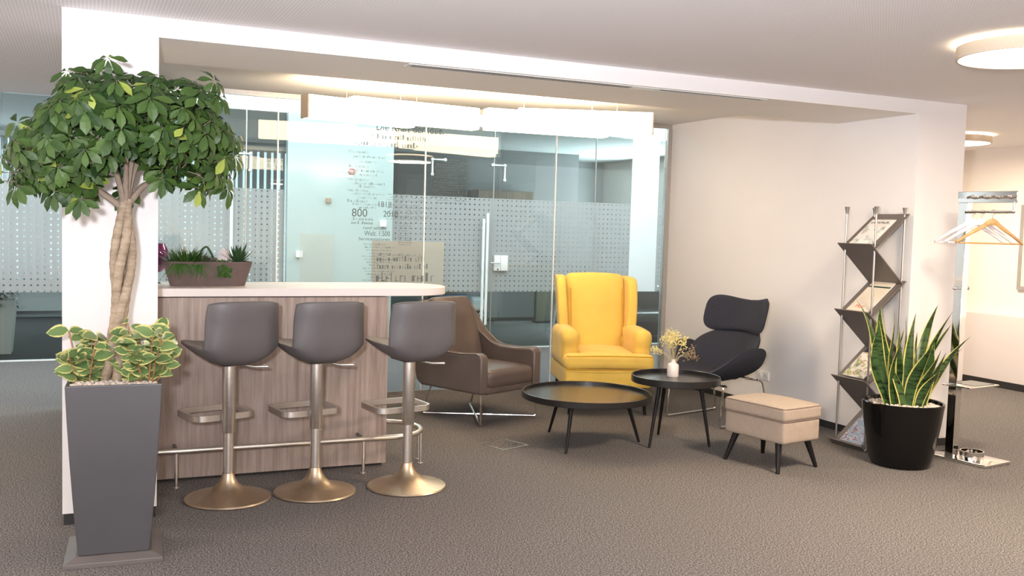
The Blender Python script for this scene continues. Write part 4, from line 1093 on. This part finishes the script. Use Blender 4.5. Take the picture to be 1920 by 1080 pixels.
def hanger(label, yy, mat, rz, dz=0):
    p = Matrix.Rotation(CA, 4, 'Z') @ Vector((-.165, yy, 1.80)); p = p + CS
    r = thing('coat_hanger', label, 'hanger', p, rz, 'hangers on the coat stand')
    hk = [(.0, 0, -.035), (.0, 0, -.02), (.016, 0, -.012), (.020, 0, .002), (.010, 0, .0145), (-.006, 0, .0145), (-.016, 0, .005)]
    MB().tube(smoothpath([(0, 0, -.10)] + hk, 4), .0022, 6).build('hook', M_steel, r)
    mb = MB(); arm = smoothpath([(-.235, 0, -.215), (-.15, 0, -.155), (-.07, 0, -.105), (-.03, 0, -.075), (0, 0, -.068), (.03, 0, -.075), (.07, 0, -.105), (.15, 0, -.155), (.235, 0, -.215)], 5)
    n = len(arm); vs = []; fs = []
    for i, q in enumerate(arm):
        k = abs(i/(n-1)-.5)*2; hh = .024*(1-.55*k); ww = .0065+.012*k**2; yb = .03*k*k
        for a in range(8):
            an = 2*PI*a/8; vs.append(Vector((q.x, yb+ww*math.cos(an), q.z-.0+hh*math.sin(an))))
    for i in range(n-1):
        for a in range(8): fs.append((i*8+a, (i+1)*8+a, (i+1)*8+(a+1) % 8, i*8+(a+1) % 8))
    fs += [tuple(range(8)), tuple((n-1)*8+a for a in range(7, -1, -1))]
    mb.add(vs, fs); mb.build('shoulder_bar', mat, r)
    MB().cyl((-.215, .026, -.217), (.215, .026, -.217), .006, n=10).build('trouser_bar', mat, r)
    return r
hz = math.radians(-24)
hanger('natural wood coat hanger, frontmost on the coat stand rail', -.175, M_hang_wood, hz+.02)
hanger('white coat hanger directly behind the natural wood one', -.095, M_hang_white, hz-.10)
hanger('white coat hanger at the back of the coat stand rail', -.025, M_hang_white, hz-.16)

# ------------------------------------------------------------------ small things on the walls and floor
def socket(label, y, z):
    t = thing('wall_socket', label, 'socket', (X2, y, z), 0, 'wall sockets')
    MB().rbox((-.006, 0, 0), (.012, .082, .082), .004, k=2).build('plate', M_plastic, t)
    MB().lathe([(.0, .0), (.022, 0), (.022, .004), (.0, .004)], (-.0115, 0, 0), 24, RY(-PI/2)).build('insert', simple('socket_insert', (.60, .59, .58, 1), .4), t)
socket('right one of two white wall sockets behind the lounge chair', 1.60, .315)
socket('left one of two white wall sockets behind the lounge chair', 1.69, .315)
t = thing('floor_box', 'flush carpeted floor box lid in front of the low tray table', 'floor box', (2.93, 1.03, 0), .35)
mb = MB(); a, b = .13, .118
for x0, x1, q0, q1 in ((-a, a, -a, -b), (-a, a, b, a), (-a, -b, -b, b), (b, a, -b, b)): mb.bx(x0, x1, q0, q1, 0, .003)
mb.build('lid_frame', M_alu, t, smooth=0); MB().bx(-b, b, -b, b, 0, .002).build('lid', M_carpet, t, smooth=0)
t = thing('picture', 'framed pale picture on the far wall beyond the coat hangers', 'picture', (9.398, 1.42, 1.54))
MB().bx(-.02, 0, -.46, .46, -.42, .42).build('artwork', M_art, t, smooth=0)
mb = MB(); mb.bx(-.03, 0, -.50, -.46, -.46, .46).bx(-.03, 0, .46, .50, -.46, .46).bx(-.03, 0, -.46, .46, .42, .46).bx(-.03, 0, -.46, .46, -.46, -.42); mb.build('frame', M_silver, t, smooth=0)
